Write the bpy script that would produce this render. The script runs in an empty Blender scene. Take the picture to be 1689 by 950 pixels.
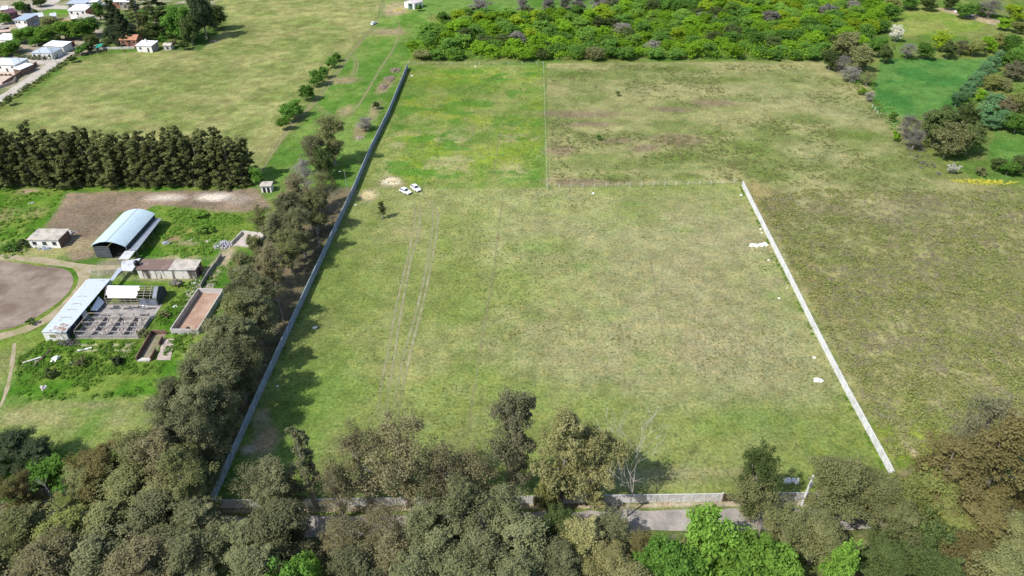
import bpy, math, random
import numpy as np
from mathutils import Vector

# ------------------------------------------------------------------ camera, sky, sun, exposure
F_PX, PITCH, CAM_H = 1171.0, math.radians(35.5), 105.0
SC = bpy.context.scene
COL = SC.collection
cam_d = bpy.data.cameras.new('camera')
cam_d.sensor_width = 36.0
cam_d.lens = F_PX / 1689.0 * 36.0
cam_d.clip_start = 1.0
cam_d.clip_end = 12000.0
cam = bpy.data.objects.new('camera', cam_d)
COL.objects.link(cam)
cam.location = (0, 0, CAM_H)
cam.rotation_euler = (math.radians(90) - PITCH, 0, 0)
SC.camera = cam

SUN_EL = math.radians(50)
SH = Vector((0.80, 0.60)).normalized()          # the way shadows fall on the ground
world = bpy.data.worlds.new('World')
SC.world = world
world.use_nodes = True
wn = world.node_tree
sky = wn.nodes.new('ShaderNodeTexSky')
sky.sky_type = 'NISHITA'
sky.sun_disc = False
sky.sun_elevation = SUN_EL
sky.sun_rotation = math.atan2(-SH.x, -SH.y)
wn.links.new(sky.outputs[0], wn.nodes['Background'].inputs[0])
wn.nodes['Background'].inputs[1].default_value = 0.15
sun_d = bpy.data.lights.new('sun', 'SUN')
sun_d.energy = 4.0
sun_d.angle = math.radians(0.53)
sun_d.color = (1.0, 0.965, 0.91)
sun = bpy.data.objects.new('sun', sun_d)
COL.objects.link(sun)
sun.location = (-60, -60, 200)
sd = Vector((SH.x * math.cos(SUN_EL), SH.y * math.cos(SUN_EL), -math.sin(SUN_EL)))
sun.rotation_euler = sd.to_track_quat('-Z', 'Y').to_euler()
vs = SC.view_settings
vs.view_transform = 'Standard'
vs.look = 'None'
vs.exposure = 0.54
vs.gamma = 1.0
vs.use_curve_mapping = False

rnd = random.Random(7)
RNG = np.random.default_rng(11)
SP, CP = math.sin(PITCH), math.cos(PITCH)


def P(px, py, z=0.0):
    """Where the sight line of a point of the survey photo meets the level z."""
    u = (px - 844.5) / F_PX
    v = -(py - 475.0) / F_PX
    t = (z - CAM_H) / (v * CP - SP)
    return (u * t, (v * SP + CP) * t)


def P3(px, py, z=0.0):
    x, y = P(px, py, z)
    return Vector((x, y, z))


# ------------------------------------------------------------------ tags
def tag(o, label=None, cat=None, group=None, kind=None):
    if label: o['label'] = label
    if cat: o['category'] = cat
    if group: o['group'] = group
    if kind: o['kind'] = kind
    return o


def thing(name, label, cat, loc=(0, 0, 0), rot=0.0, group=None):
    o = bpy.data.objects.new(name, None)
    o.empty_display_size = 0.5
    COL.objects.link(o)
    o.location = loc
    o.rotation_euler = (0, 0, rot)
    return tag(o, label, cat, group)


class MB:
    """Collects boxes, beams, tubes and faces for one mesh."""

    def __init__(self):
        self.v, self.f, self.m = [], [], []

    def poly(self, pts, m=0):
        n = len(self.v)
        self.v += [tuple(p) for p in pts]
        self.f.append(tuple(range(n, n + len(pts))))
        self.m.append(m)

    def solid(self, bottom, top, m=0, mtop=None):
        n, k = len(self.v), len(bottom)
        self.v += [tuple(p) for p in bottom] + [tuple(p) for p in top]
        self.f.append(tuple(range(n + k - 1, n - 1, -1))); self.m.append(m)
        self.f.append(tuple(range(n + k, n + 2 * k))); self.m.append(m if mtop is None else mtop)
        for i in range(k):
            j = (i + 1) % k
            self.f.append((n + i, n + j, n + k + j, n + k + i)); self.m.append(m)

    def box(self, x0, x1, y0, y1, z0, z1, m=0, mtop=None):
        b = [(x0, y0), (x1, y0), (x1, y1), (x0, y1)]
        self.solid([(x, y, z0) for x, y in b], [(x, y, z1) for x, y in b], m, mtop)

    def beam(self, p, q, w=0.1, m=0, h=None):
        p, q = Vector(p), Vector(q)
        d = (q - p).normalized()
        up = Vector((0, 0, 1)) if abs(d.z) < 0.95 else Vector((1, 0, 0))
        a = d.cross(up).normalized() * w / 2
        b = d.cross(a).normalized() * (h or w) / 2
        self.solid([p + a + b, p - a + b, p - a - b, p + a - b], [q + a + b, q - a + b, q - a - b, q + a - b], m)

    def tube(self, pts, radii, n=6, m=0):
        s = len(self.v)
        pts = [Vector(p) for p in pts]
        for i, p in enumerate(pts):
            d = (pts[min(i + 1, len(pts) - 1)] - pts[max(i - 1, 0)]).normalized()
            up = Vector((1, 0, 0)) if abs(d.z) > 0.7 else Vector((0, 0, 1))
            a = d.cross(up).normalized()
            b = d.cross(a)
            for k in range(n):
                t = 2 * math.pi * k / n
                self.v.append(tuple(p + (a * math.cos(t) + b * math.sin(t)) * radii[i]))
        for i in range(len(pts) - 1):
            for k in range(n):
                j = (k + 1) % n
                self.f.append((s + i * n + k, s + i * n + j, s + (i + 1) * n + j, s + (i + 1) * n + k)); self.m.append(m)
        self.f.append(tuple(range(s + n - 1, s - 1, -1))); self.m.append(m)
        e = s + (len(pts) - 1) * n
        self.f.append(tuple(range(e, e + n))); self.m.append(m)

    def mesh(self, name, mats, smooth=False):
        me = bpy.data.meshes.new(name)
        me.from_pydata(self.v, [], self.f)
        for mt in (mats if isinstance(mats, (list, tuple)) else [mats]):
            me.materials.append(mt)
        me.polygons.foreach_set('material_index', self.m)
        if smooth:
            me.polygons.foreach_set('use_smooth', [True] * len(self.f))
        me.update()
        return me

    def build(self, name, mats, parent=None, loc=None, smooth=False):
        o = bpy.data.objects.new(name, self.mesh(name, mats, smooth))
        COL.objects.link(o)
        if parent: o.parent = parent
        if loc is not None: o.location = loc
        return o


class Fr:
    """A building's own frame: origin at pixel a, x axis towards pixel b (both at level z)."""

    def __init__(self, a, b, z=0.0):
        A, B = P3(*a, z), P3(*b, z)
        self.o = Vector((A.x, A.y, 0))
        d = B - A
        self.L = math.hypot(d.x, d.y)
        self.ang = math.atan2(d.y, d.x)
        self.c, self.s = math.cos(self.ang), math.sin(self.ang)

    def to(self, px, py, z=0.0):
        x, y = P(px, py, z)
        x -= self.o.x; y -= self.o.y
        return Vector((x * self.c + y * self.s, -x * self.s + y * self.c, z))

    def root(self, name, label, cat, group=None):
        return thing(name, label, cat, self.o, self.ang, group)


# ------------------------------------------------------------------ materials
def nt(name):
    m = bpy.data.materials.new(name)
    m.use_nodes = True
    t = m.node_tree
    return m, t, t.nodes['Principled BSDF']


def N(t, typ, **kw):
    n = t.nodes.new(typ)
    for k, v in kw.items():
        setattr(n, k, v)
    return n


def mixc(t, fac, a, b, mode='MIX'):
    n = N(t, 'ShaderNodeMix', data_type='RGBA', blend_type=mode)
    for sock, val in ((n.inputs[0], fac), (n.inputs[6], a), (n.inputs[7], b)):
        if hasattr(val, 'is_linked') or hasattr(val, 'links'):
            t.links.new(val, sock)
        elif isinstance(val, (int, float)):
            sock.default_value = val
        else:
            sock.default_value = (*val, 1)
    return n.outputs[2]


def noise(t, scale, detail=3.0, rough=0.55, vec=None, dist=0.0):
    n = N(t, 'ShaderNodeTexNoise')
    n.inputs['Scale'].default_value = scale
    n.inputs['Detail'].default_value = detail
    n.inputs['Roughness'].default_value = rough
    n.inputs['Distortion'].default_value = dist
    if vec is not None: t.links.new(vec, n.inputs['Vector'])
    return n.outputs['Fac']


def ramp(t, fac, lo, hi, a=0.0, b=1.0):
    n = N(t, 'ShaderNodeMapRange')
    n.inputs[1].default_value, n.inputs[2].default_value = lo, hi
    n.inputs[3].default_value, n.inputs[4].default_value = a, b
    t.links.new(fac, n.inputs[0])
    return n.outputs[0]


def mat(name, c, rough=0.8, c2=None, scale=0.8, lo=0.42, hi=0.62, metal=0.0, streak=None, spec=0.3):
    """Plain surface with a second, patchy colour (dirt, rust, worn paint)."""
    m, t, b = nt(name)
    b.inputs['Roughness'].default_value = rough
    b.inputs['Metallic'].default_value = metal
    b.inputs['Specular IOR Level'].default_value = spec
    tc = N(t, 'ShaderNodeTexCoord').outputs['Object']
    if streak:
        mp = N(t, 'ShaderNodeMapping')
        mp.inputs['Scale'].default_value = streak
        t.links.new(tc, mp.inputs[0])
        tc = mp.outputs[0]
    if c2 is None: c2 = tuple(x * 0.78 for x in c)
    f = ramp(t, noise(t, scale, 4, 0.6, tc), lo, hi)
    fine = ramp(t, noise(t, scale * 9, 2, 0.6, tc), 0.3, 0.7, 0.82, 1.15)
    col = mixc(t, f, c, c2)
    mul = N(t, 'ShaderNodeVectorMath', operation='SCALE')
    t.links.new(col, mul.inputs[0]); t.links.new(fine, mul.inputs['Scale'])
    t.links.new(mul.outputs[0], b.inputs['Base Color'])
    return m


def corrugated(name, c, c2, pitch=0.25, axis=0, lo=0.5, hi=0.7, scale=0.5, rough=0.5, metal=0.2):
    m = mat(name, c, rough, c2, scale, lo, hi, metal)
    t = m.node_tree
    b = t.nodes['Principled BSDF']
    w = N(t, 'ShaderNodeTexWave', bands_direction='XY'[axis])
    w.inputs['Scale'].default_value = 1.0 / pitch / 3.18
    tc = N(t, 'ShaderNodeTexCoord')
    t.links.new(tc.outputs['Object'], w.inputs['Vector'])
    bp = N(t, 'ShaderNodeBump')
    bp.inputs['Strength'].default_value = 0.5
    bp.inputs['Distance'].default_value = 0.04
    t.links.new(w.outputs['Fac'], bp.inputs['Height'])
    t.links.new(bp.outputs[0], b.inputs['Normal'])
    return m


def leafmat(name, c1, c2, var=0.5, trans=0.33):
    """Foliage: two leaf colours mixed clump by clump, each plant a little different."""
    m, t, b = nt(name)
    a = N(t, 'ShaderNodeAttribute', attribute_name='tint')
    oi = N(t, 'ShaderNodeObjectInfo')
    col = mixc(t, a.outputs['Fac'], c1, c2)
    k = ramp(t, oi.outputs['Random'], 0, 1, 1 - var / 2, 1 + var / 2)
    mul = N(t, 'ShaderNodeVectorMath', operation='SCALE')
    t.links.new(col, mul.inputs[0]); t.links.new(k, mul.inputs['Scale'])
    dif = N(t, 'ShaderNodeBsdfDiffuse')
    tr = N(t, 'ShaderNodeBsdfTranslucent')
    mx = N(t, 'ShaderNodeMixShader')
    mx.inputs[0].default_value = trans
    t.links.new(mul.outputs[0], dif.inputs[0]); t.links.new(mul.outputs[0], tr.inputs[0])
    t.links.new(dif.outputs[0], mx.inputs[1]); t.links.new(tr.outputs[0], mx.inputs[2])
    t.links.new(mx.outputs[0], t.nodes['Material Output'].inputs[0])
    return m


LEAF = {
    'brown': leafmat('leaf brown olive', (0.140, 0.130, 0.060), (0.285, 0.252, 0.140)),
    'dkbrown': leafmat('leaf dark brown', (0.135, 0.134, 0.072), (0.235, 0.220, 0.130)),
    'light': leafmat('leaf light olive', (0.195, 0.195, 0.070), (0.385, 0.360, 0.165)),
    'pale': leafmat('leaf pale yellow olive', (0.26, 0.27, 0.080), (0.44, 0.43, 0.16)),
    'silver': leafmat('leaf silver green', (0.130, 0.142, 0.062), (0.290, 0.298, 0.150)),
    'grey': leafmat('leaf grey green', (0.110, 0.120, 0.055), (0.255, 0.252, 0.130)),
    'olive': leafmat('leaf olive', (0.137, 0.151, 0.057), (0.264, 0.264, 0.113)),
    'yolive': leafmat('leaf yellow olive', (0.163, 0.194, 0.053), (0.310, 0.320, 0.103)),
    'rust': leafmat('leaf rusty', (0.120, 0.112, 0.038), (0.245, 0.205, 0.088)),
    'bright': leafmat('leaf bright green', (0.130, 0.251, 0.037), (0.252, 0.407, 0.072), trans=0.4),
    'green': leafmat('leaf mid green', (0.075, 0.175, 0.028), (0.165, 0.295, 0.055)),
    'dkgreen': leafmat('leaf dark green', (0.058, 0.088, 0.026), (0.130, 0.165, 0.055)),
    'dark': leafmat('leaf very dark', (0.040, 0.057, 0.027), (0.080, 0.105, 0.051)),
    'wind': leafmat('leaf windbreak', (0.100, 0.118, 0.040), (0.200, 0.212, 0.080)),
    'teal': leafmat('leaf blue green', (0.095, 0.205, 0.078), (0.185, 0.315, 0.14)),
    'deadgrey': leafmat('twig grey', (0.207, 0.193, 0.160), (0.316, 0.292, 0.245)),
    'purple': leafmat('twig purple grey', (0.168, 0.154, 0.131), (0.266, 0.243, 0.210)),
    'yellow': leafmat('leaf yellow', (0.20, 0.30, 0.018), (0.34, 0.44, 0.04), trans=0.4),
    'ygreen': leafmat('leaf yellow green', (0.135, 0.270, 0.018), (0.255, 0.415, 0.036), trans=0.4),
    'white': leafmat('blossom white', (0.498, 0.498, 0.378), (0.696, 0.679, 0.567)),
    'flower': leafmat('flower yellow', (0.413, 0.395, 0.060), (0.626, 0.575, 0.093)),
    'scrub': leafmat('scrub', (0.185, 0.205, 0.062), (0.295, 0.290, 0.125)),
    'scrubgrey': leafmat('scrub grey', (0.245, 0.215, 0.125), (0.335, 0.295, 0.19)),
    'weed': leafmat('weed', (0.095, 0.200, 0.028), (0.185, 0.310, 0.050)),
    'tuft': leafmat('tuft', (0.11, 0.135, 0.045), (0.19, 0.195, 0.085)),
    'straw': leafmat('straw', (0.275, 0.249, 0.120), (0.353, 0.310, 0.172)),
}
BARK_DARK = mat('dark bark', (0.07, 0.06, 0.05), 0.9, (0.12, 0.1, 0.08), 2.0)
BARK = mat('bark', (0.20, 0.17, 0.14), 0.9, (0.30, 0.26, 0.22), 2.0)
DEADWOOD = mat('dead wood', (0.52, 0.47, 0.41), 0.8, (0.36, 0.31, 0.27), 2.0)
CONC_SHADED = mat('shaded blue concrete', (0.24, 0.28, 0.33), 0.85, (0.14, 0.165, 0.195), 0.6, 0.38, 0.66)  # blue grey base paints in the shade of the field-side face; patches are stains
CONC_WHITE = mat('white concrete', (0.66, 0.655, 0.64), 0.8, (0.44, 0.43, 0.40), 0.5, 0.45, 0.72)
CONC_PALE = mat('pale concrete', (0.56, 0.52, 0.46), 0.85, (0.40, 0.37, 0.33), 0.6)
CONC_GREY = mat('worn concrete', (0.32, 0.29, 0.26), 0.9, (0.17, 0.155, 0.15), 0.5, 0.45, 0.7)
PLASTER = mat('white plaster', (0.72, 0.70, 0.66), 0.85, (0.50, 0.42, 0.35), 0.7, 0.5, 0.75)
PLASTER_ST = mat('stained plaster', (0.66, 0.62, 0.55), 0.85, (0.10, 0.08, 0.07), 0.9, 0.49, 0.56, streak=(0.7, 1, 0.1))
BRICK = mat('red brick', (0.34, 0.15, 0.09), 0.9, (0.24, 0.12, 0.08), 1.2)
BRICK_DK = mat('brown brick', (0.20, 0.12, 0.085), 0.9, (0.12, 0.08, 0.06), 1.2)
TILE = mat('terracotta tile', (0.42, 0.20, 0.11), 0.85, (0.32, 0.16, 0.1), 1.0)
ROOF_BLUE = corrugated('pale blue metal', (0.50, 0.60, 0.62), (0.45, 0.55, 0.58), 0.3, 1)
ROOF_GREY = corrugated('grey metal sheet', (0.42, 0.46, 0.50), (0.34, 0.37, 0.40), 0.3, 0)
ROOF_BARN = corrugated('grey barn sheet', (0.52, 0.56, 0.58), (0.36, 0.31, 0.26), 0.3, 1, 0.62, 0.72, 0.35)
ROOF_RUST = corrugated('rusty sheet', (0.20, 0.13, 0.10), (0.30, 0.22, 0.17), 0.3, 0)
ROOF_WHITE = corrugated('white sheet', (0.78, 0.78, 0.77), (0.62, 0.62, 0.6), 0.3, 0, metal=0.0)
ROOF_DIRTY = mat('dirty roof slab', (0.46, 0.41, 0.34), 0.9, (0.30, 0.27, 0.23), 0.6)
DARK = mat('dark netting and painted shade', (0.05, 0.055, 0.065), 0.8, (0.075, 0.08, 0.09), 1.5)
DARKEST = mat('dark opening', (0.02, 0.02, 0.022), 0.6)
GLASS = mat('dark window glass', (0.03, 0.035, 0.045), 0.15, spec=0.5)
STEEL = mat('steel', (0.25, 0.26, 0.28), 0.5, metal=0.4)
WOODPALE = mat('weathered timber', (0.36, 0.31, 0.26), 0.9, (0.24, 0.2, 0.17), 1.5)
WOODDARK = mat('dark timber', (0.09, 0.06, 0.045), 0.8)
TARP_WHITE = mat('white tarpaulin', (0.82, 0.82, 0.82), 0.6, (0.76, 0.76, 0.77), 0.6)
RUBBLE = mat('rubble', (0.55, 0.51, 0.47), 0.9, (0.36, 0.31, 0.28), 3.0)
RUBBLE_W = mat('white rubble', (0.80, 0.79, 0.76), 0.9, (0.66, 0.64, 0.6), 3.0)
RUBBLE_R = mat('mixed rubbish', (0.45, 0.32, 0.30), 0.9, (0.30, 0.38, 0.45), 4.0, 0.45, 0.55)
PAINT_W = mat('white car paint', (0.80, 0.80, 0.80), 0.25, (0.78, 0.78, 0.78), spec=0.5)
PAINT_S = mat('silver blue car paint', (0.36, 0.40, 0.48), 0.3, metal=0.3, spec=0.5)
RUBBER = mat('rubber', (0.02, 0.02, 0.02), 0.9)
LAMPW = mat('lamp glass', (0.6, 0.6, 0.58), 0.2, spec=0.5)
LAMPR = mat('red lamp', (0.35, 0.02, 0.02), 0.3)
GREENT = mat('green tarpaulin', (0.03, 0.30, 0.20), 0.6)
BLACKP = mat('black plastic', (0.015, 0.015, 0.018), 0.4)
HIDE = mat('dark horse hide', (0.035, 0.022, 0.016), 0.7)
HIDE_B = mat('brown hide', (0.14, 0.06, 0.035), 0.7)
WHITEW = mat('white wire', (0.55, 0.56, 0.50), 0.6)

# ------------------------------------------------------------------ ground
def vnoise(x, y, s, seed):
    x = x / s; y = y / s
    xi = np.floor(x).astype(np.int64); yi = np.floor(y).astype(np.int64)
    fx = x - xi; fy = y - yi
    fx = fx * fx * (3 - 2 * fx); fy = fy * fy * (3 - 2 * fy)

    def h(a, b):
        n = (a * 374761393 + b * 668265263 + seed * 974634541) & 0x7fffffff
        n = ((n ^ (n >> 13)) * 1274126177) & 0x7fffffff
        return ((n ^ (n >> 16)) & 0xffff) / 65535.0
    return (h(xi, yi) * (1 - fx) + h(xi + 1, yi) * fx) * (1 - fy) + (h(xi, yi + 1) * (1 - fx) + h(xi + 1, yi + 1) * fx) * fy


def fbm(x, y, s, seed, oct=4, gain=0.55):
    a, tot, out = 1.0, 0.0, 0.0
    for i in range(oct):
        out = out + a * vnoise(x, y, s / 2 ** i, seed + i * 17)
        tot += a
        a *= gain
    return out / tot


def sstep(lo, hi, x):
    t = np.clip((x - lo) / (hi - lo), 0, 1)
    return t * t * (3 - 2 * t)


def sdist(poly, X, Y):
    d = np.full(X.shape, 1e9)
    ins = np.zeros(X.shape, bool)
    n = len(poly)
    for i in range(n):
        ax, ay = poly[i]; bx, by = poly[(i + 1) % n]
        ex, ey = bx - ax, by - ay
        t = np.clip(((X - ax) * ex + (Y - ay) * ey) / (ex * ex + ey * ey + 1e-9), 0, 1)
        d = np.minimum(d, np.hypot(X - ax - t * ex, Y - ay - t * ey))
        if abs(ey) > 1e-9:
            c = ((ay > Y) != (by > Y)) & (X < ex * (Y - ay) / ey + ax)
            ins ^= c
    return np.where(ins, d, -d)


def wp(poly):
    return [P(*p) for p in poly]


def axis_steps(core0, core1, step_fn, far):
    a = [core0]
    while a[-1] < core1: a.append(a[-1] + step_fn(a[-1]))
    lo, hi = [], []
    s, v = step_fn(core0) * 2, core0
    while v > -far: v -= s; s *= 1.5; lo.append(v)
    s, v = step_fn(core1) * 2, a[-1]
    while v < far: v += s; s *= 1.5; hi.append(v)
    return np.array(lo[::-1] + a + hi)


gx = axis_steps(-320, 320, lambda v: 0.62 if abs(v) < 150 else 1.1, 5000)
gy = axis_steps(45, 470, lambda v: 0.45 + max(0, v - 80) * 0.0042, 5000)
GX, GY = np.meshgrid(gx, gy)
X, Y = GX.ravel(), GY.ravel()
C = np.zeros((X.size, 3))


def lay(w, c):
    w = np.clip(w, 0, 1)[:, None]
    C[:] = C * (1 - w) + np.asarray(c) * w


def two(c1, c2, s, seed, lo=0.4, hi=0.6, stretch=(1, 1)):
    k = sstep(lo, hi, fbm(X * stretch[0], Y * stretch[1], s, seed, 5))[:, None]
    return np.array(c1) * (1 - k) + np.array(c2) * k


WOB = fbm(X, Y, 7, 3, 4) - 0.5
WOB2 = fbm(X, Y, 2.2, 5, 3) - 0.5


def paint(poly, c, soft=1.5, amp=4.0, strength=1.0, wpoly=None):
    q = wpoly or wp(poly)
    xs = [p[0] for p in q]; ys = [p[1] for p in q]
    idx = np.where((X > min(xs) - 12) & (X < max(xs) + 12) & (Y > min(ys) - 12) & (Y < max(ys) + 12))[0]
    if not len(idx): return
    s = sdist(q, X[idx], Y[idx]) + WOB[idx] * amp + WOB2[idx] * amp * 0.5
    w = sstep(-soft, soft, s)[:, None] * strength
    cc = c[idx] if isinstance(c, np.ndarray) and c.ndim == 2 else np.asarray(c)
    C[idx] = C[idx] * (1 - w) + cc * w


def blob(px, py, rx, ry, c, strength=1.0, soft=0.5):
    """A patch round one point, rx and ry in metres, with a ragged rim."""
    x, y = P(px, py)
    d = np.hypot((X - x) / rx, (Y - y) / ry) + WOB * 1.1 + WOB2 * 0.7
    lay((1 - sstep(1 - soft, 1 + soft, d)) * strength, c)


DRY = np.array((0.21, 0.215, 0.085)); GRN = np.array((0.135, 0.185, 0.034)); MID = np.array((0.175, 0.195, 0.055))
C[:] = two((0.085, 0.145, 0.03), (0.14, 0.165, 0.05), 14, 21)
# hay meadow beyond the windbreak
paint([(-400, 300), (-400, 150), (0, 190), (60, 150), (115, 108), (165, 92), (230, 85), (320, 82), (375, 45), (345, 0), (330, -40), (640, -40), (632, 0), (612, 45), (560, 100), (500, 190), (440, 265), (428, 320), (0, 320)],
      two((0.146, 0.180, 0.055), (0.222, 0.222, 0.088), 9, 31, 0.28, 0.70, (0.8, 0.9)) * (0.84 + 0.32 * sstep(0.3, 0.7, fbm(X * 0.8, Y * 1.2, 4.0, 33, 4, 0.7)))[:, None], 1.5, 3)
# the grass lane
paint([(645, -40), (720, -40), (705, 40), (690, 85), (668, 108), (612, 240), (560, 330), (430, 330), (436, 275), (505, 195), (565, 105), (618, 45)],
      two((0.08, 0.16, 0.028), (0.135, 0.20, 0.048), 9, 41), 1.2, 2.5)
for px, py, rx, ry in ((640, 52, 9, 7), (565, 133, 7, 4), (570, 182, 3, 6), (648, 20, 6, 8), (636, 140, 3, 9), (620, 180, 2.5, 9), (595, 215, 2.5, 8)):
    blob(px, py, rx, ry, (0.26, 0.20, 0.125), 0.75)
# upper green field with yellow weed
paint([(673, 107), (900, 107), (905, 310), (585, 312), (612, 240)], two((0.11, 0.168, 0.036), (0.168, 0.195, 0.06), 10, 51, 0.36, 0.64), 0.6, 1)
yk = sstep(0.42, 0.66, fbm(X, Y, 16, 61, 4)) * sstep(0.25, 0.5, fbm(X, Y, 1.6, 62, 2))
q = wp([(676, 112), (898, 112), (903, 300), (620, 305), (640, 220)])
ins = sstep(-2, 4, sdist(q, X, Y)) * sstep(186, 215, Y)
lay(ins * yk * 0.6, (0.17, 0.22, 0.022))
dk = sstep(0.56, 0.66, fbm(X, Y * 1.6, 11, 63, 4))
lay(ins * dk * 0.7, (0.055, 0.15, 0.02))
gk = sstep(0.53, 0.65, fbm(X, Y * 1.5, 9, 64, 4)) * (1 - sstep(235, 262, Y))
lay(ins * gk * 0.75, (0.25, 0.235, 0.11))
blob(760, 118, 9, 3, (0.06, 0.16, 0.02), 0.7)
# rough dry meadow
ROUGH = two((0.132, 0.16, 0.052), (0.228, 0.222, 0.098), 13, 71, 0.30, 0.66, (0.8, 1.3))
paint([(901, 104), (1400, 100), (1440, 150), (1500, 215), (1520, 290), (1689, 310), (2200, 330), (2200, 700), (1700, 720), (1515, 828), (1478, 782), (1222, 302), (903, 308)], ROUGH, 1.0, 1.5)
for px, py, rx, ry in ((950, 188, 15, 4), (1105, 180, 8, 2.5), (1010, 232, 6, 3), (925, 248, 7, 4), (1120, 230, 9, 5), (960, 300, 12, 3), (1060, 245, 6, 3), (1180, 170, 9, 4), (980, 205, 10, 2)):
    blob(px, py, rx, ry, (0.175, 0.125, 0.09), 0.72, 0.6)
for px, py, rx, ry in ((1110, 258, 8, 5), (1135, 292, 6, 3), (1010, 292, 5, 2.5), (1210, 130, 9, 3), (1120, 115, 16, 3), (940, 122, 10, 4), (1240, 245, 12, 8), (1330, 195, 10, 6), (1270, 290, 8, 5), (1180, 220, 5, 3), (1400, 220, 10, 6)):
    blob(px, py, rx, ry, (0.085, 0.13, 0.026), 0.7, 0.6)
for px, py, rx, ry in ((1310, 165, 20, 12), (1400, 190, 16, 10), (1230, 150, 12, 5), (1340, 250, 10, 10), (1080, 150, 22, 5)):
    blob(px, py, rx, ry, (0.23, 0.22, 0.11), 0.5, 0.8)
# scrub land beyond the white wall
paint([(1290, 400), (1400, 385), (1560, 360), (1689, 330), (2300, 315), (2300, 720), (1700, 720), (1515, 828), (1478, 782), (1240, 320)],
      two((0.155, 0.168, 0.055), (0.225, 0.212, 0.098), 6, 81, 0.36, 0.64), 9, 26, 0.9)
blob(1440, 345, 34, 14, (0.205, 0.178, 0.105), 0.45, 0.9)
blob(1265, 330, 5, 12, (0.22, 0.15, 0.07), 0.55, 0.7)
blob(1345, 470, 3, 14, (0.19, 0.13, 0.055), 0.5, 0.7)
paint([(1440, 700), (1600, 700), (1570, 770), (1490, 790)], two((0.125, 0.195, 0.022), (0.19, 0.23, 0.04), 5, 84), 3, 5, 0.9)
blob(1500, 735, 1.3, 3, (0.42, 0.32, 0.25), 0.7)
# the walled main field
FIELD = [(585, 312), (905, 310), (1222, 303), (1345, 540), (1478, 786), (1500, 826), (340, 836), (425, 645), (520, 440)]
paint(FIELD, two((0.158, 0.190, 0.056), (0.212, 0.222, 0.086), 15, 91, 0.33, 0.66), 0.5, 0.8)
INF = sstep(-0.5, 1.0, sdist(wp(FIELD), X, Y))
dryk = sstep(0.42, 0.62, fbm(X, Y, 34, 95, 5)) * sstep(-30, 25, X) * sstep(96, 112, Y)
lay(INF * dryk * 0.6, (0.226, 0.222, 0.112))
gk = sstep(0.56, 0.72, fbm(X, Y, 10, 97, 4))
lay(INF * gk * 0.45, (0.14, 0.195, 0.042))
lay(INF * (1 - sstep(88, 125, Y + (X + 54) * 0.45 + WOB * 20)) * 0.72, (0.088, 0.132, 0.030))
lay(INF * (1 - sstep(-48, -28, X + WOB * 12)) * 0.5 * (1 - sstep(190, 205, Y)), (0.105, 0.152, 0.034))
lay(INF * (1 - sstep(90, 118, Y + WOB * 18)) * sstep(-22, 5, X) * 0.45, (0.148, 0.18, 0.048))
lay(INF * sstep(25, 60, X + WOB * 20) * (1 - sstep(88, 112, Y + WOB * 20)) * 0.4, (0.118, 0.168, 0.034))
for px, py, rx, ry, s in ((1100, 460, 22, 30, 0.55), (1200, 520, 12, 30, 0.55), (1230, 400, 12, 20, 0.6), (900, 560, 14, 8, 0.4), (1080, 540, 22, 14, 0.5), (680, 380, 5, 3, 0.5), (1090, 330, 36, 7, 0.35), (880, 380, 20, 8, 0.3), (1130, 780, 14, 1.6, 0.7), (1020, 790, 10, 1.6, 0.5)):
    blob(px, py, rx, ry, (0.225, 0.205, 0.112), s * 0.85, 0.8)
for px, py, rx, ry in ((1040, 337, 4, 1.6), (885, 410, 5, 2.5), (1275, 487, 1.8, 1.5), (1005, 520, 5, 3), (880, 520, 3, 2), (1250, 690, 8, 4), (540, 640, 8, 8), (470, 720, 8, 6), (960, 440, 3, 2), (1130, 380, 4, 1.5)):
    blob(px, py, rx, ry, (0.095, 0.175, 0.032), 0.42, 0.8)
for px, py, rx, ry, c in ((647, 298, 2.6, 2.6, (0.56, 0.48, 0.36)), (608, 322, 1.8, 2.4, (0.42, 0.36, 0.2)), (437, 728, 1.6, 2.2, (0.30, 0.23, 0.13)), (430, 687, 1.0, 1.4, (0.26, 0.21, 0.12)), (408, 742, 1.0, 0.8, (0.4, 0.34, 0.24))):
    blob(px, py, rx * 1.5, ry * 1.6, (0.27, 0.22, 0.14), 0.8, 0.6)
    blob(px, py, rx, ry, c, 0.95, 0.4)
# leaf litter under the trees beside the dark wall and along the road
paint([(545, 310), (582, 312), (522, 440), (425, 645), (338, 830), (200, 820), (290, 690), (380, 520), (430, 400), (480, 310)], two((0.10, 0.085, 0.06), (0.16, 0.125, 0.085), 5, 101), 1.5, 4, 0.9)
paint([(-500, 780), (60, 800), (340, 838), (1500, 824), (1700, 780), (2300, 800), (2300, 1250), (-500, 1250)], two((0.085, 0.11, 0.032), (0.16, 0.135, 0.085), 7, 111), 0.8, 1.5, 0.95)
paint([(1475, 786), (1700, 720), (2000, 720), (2000, 840), (1510, 835)], two((0.085, 0.12, 0.03), (0.18, 0.14, 0.09), 5, 112), 1.5, 3)
paint([(340, 839), (1500, 824), (1506, 832), (340, 847)], two((0.44, 0.37, 0.28), (0.33, 0.28, 0.2), 5, 113), 0.35, 0.8)
paint([(340, 847), (1500, 832), (1500, 843), (340, 858)], (0.13, 0.17, 0.045), 0.25, 0.6)
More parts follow.
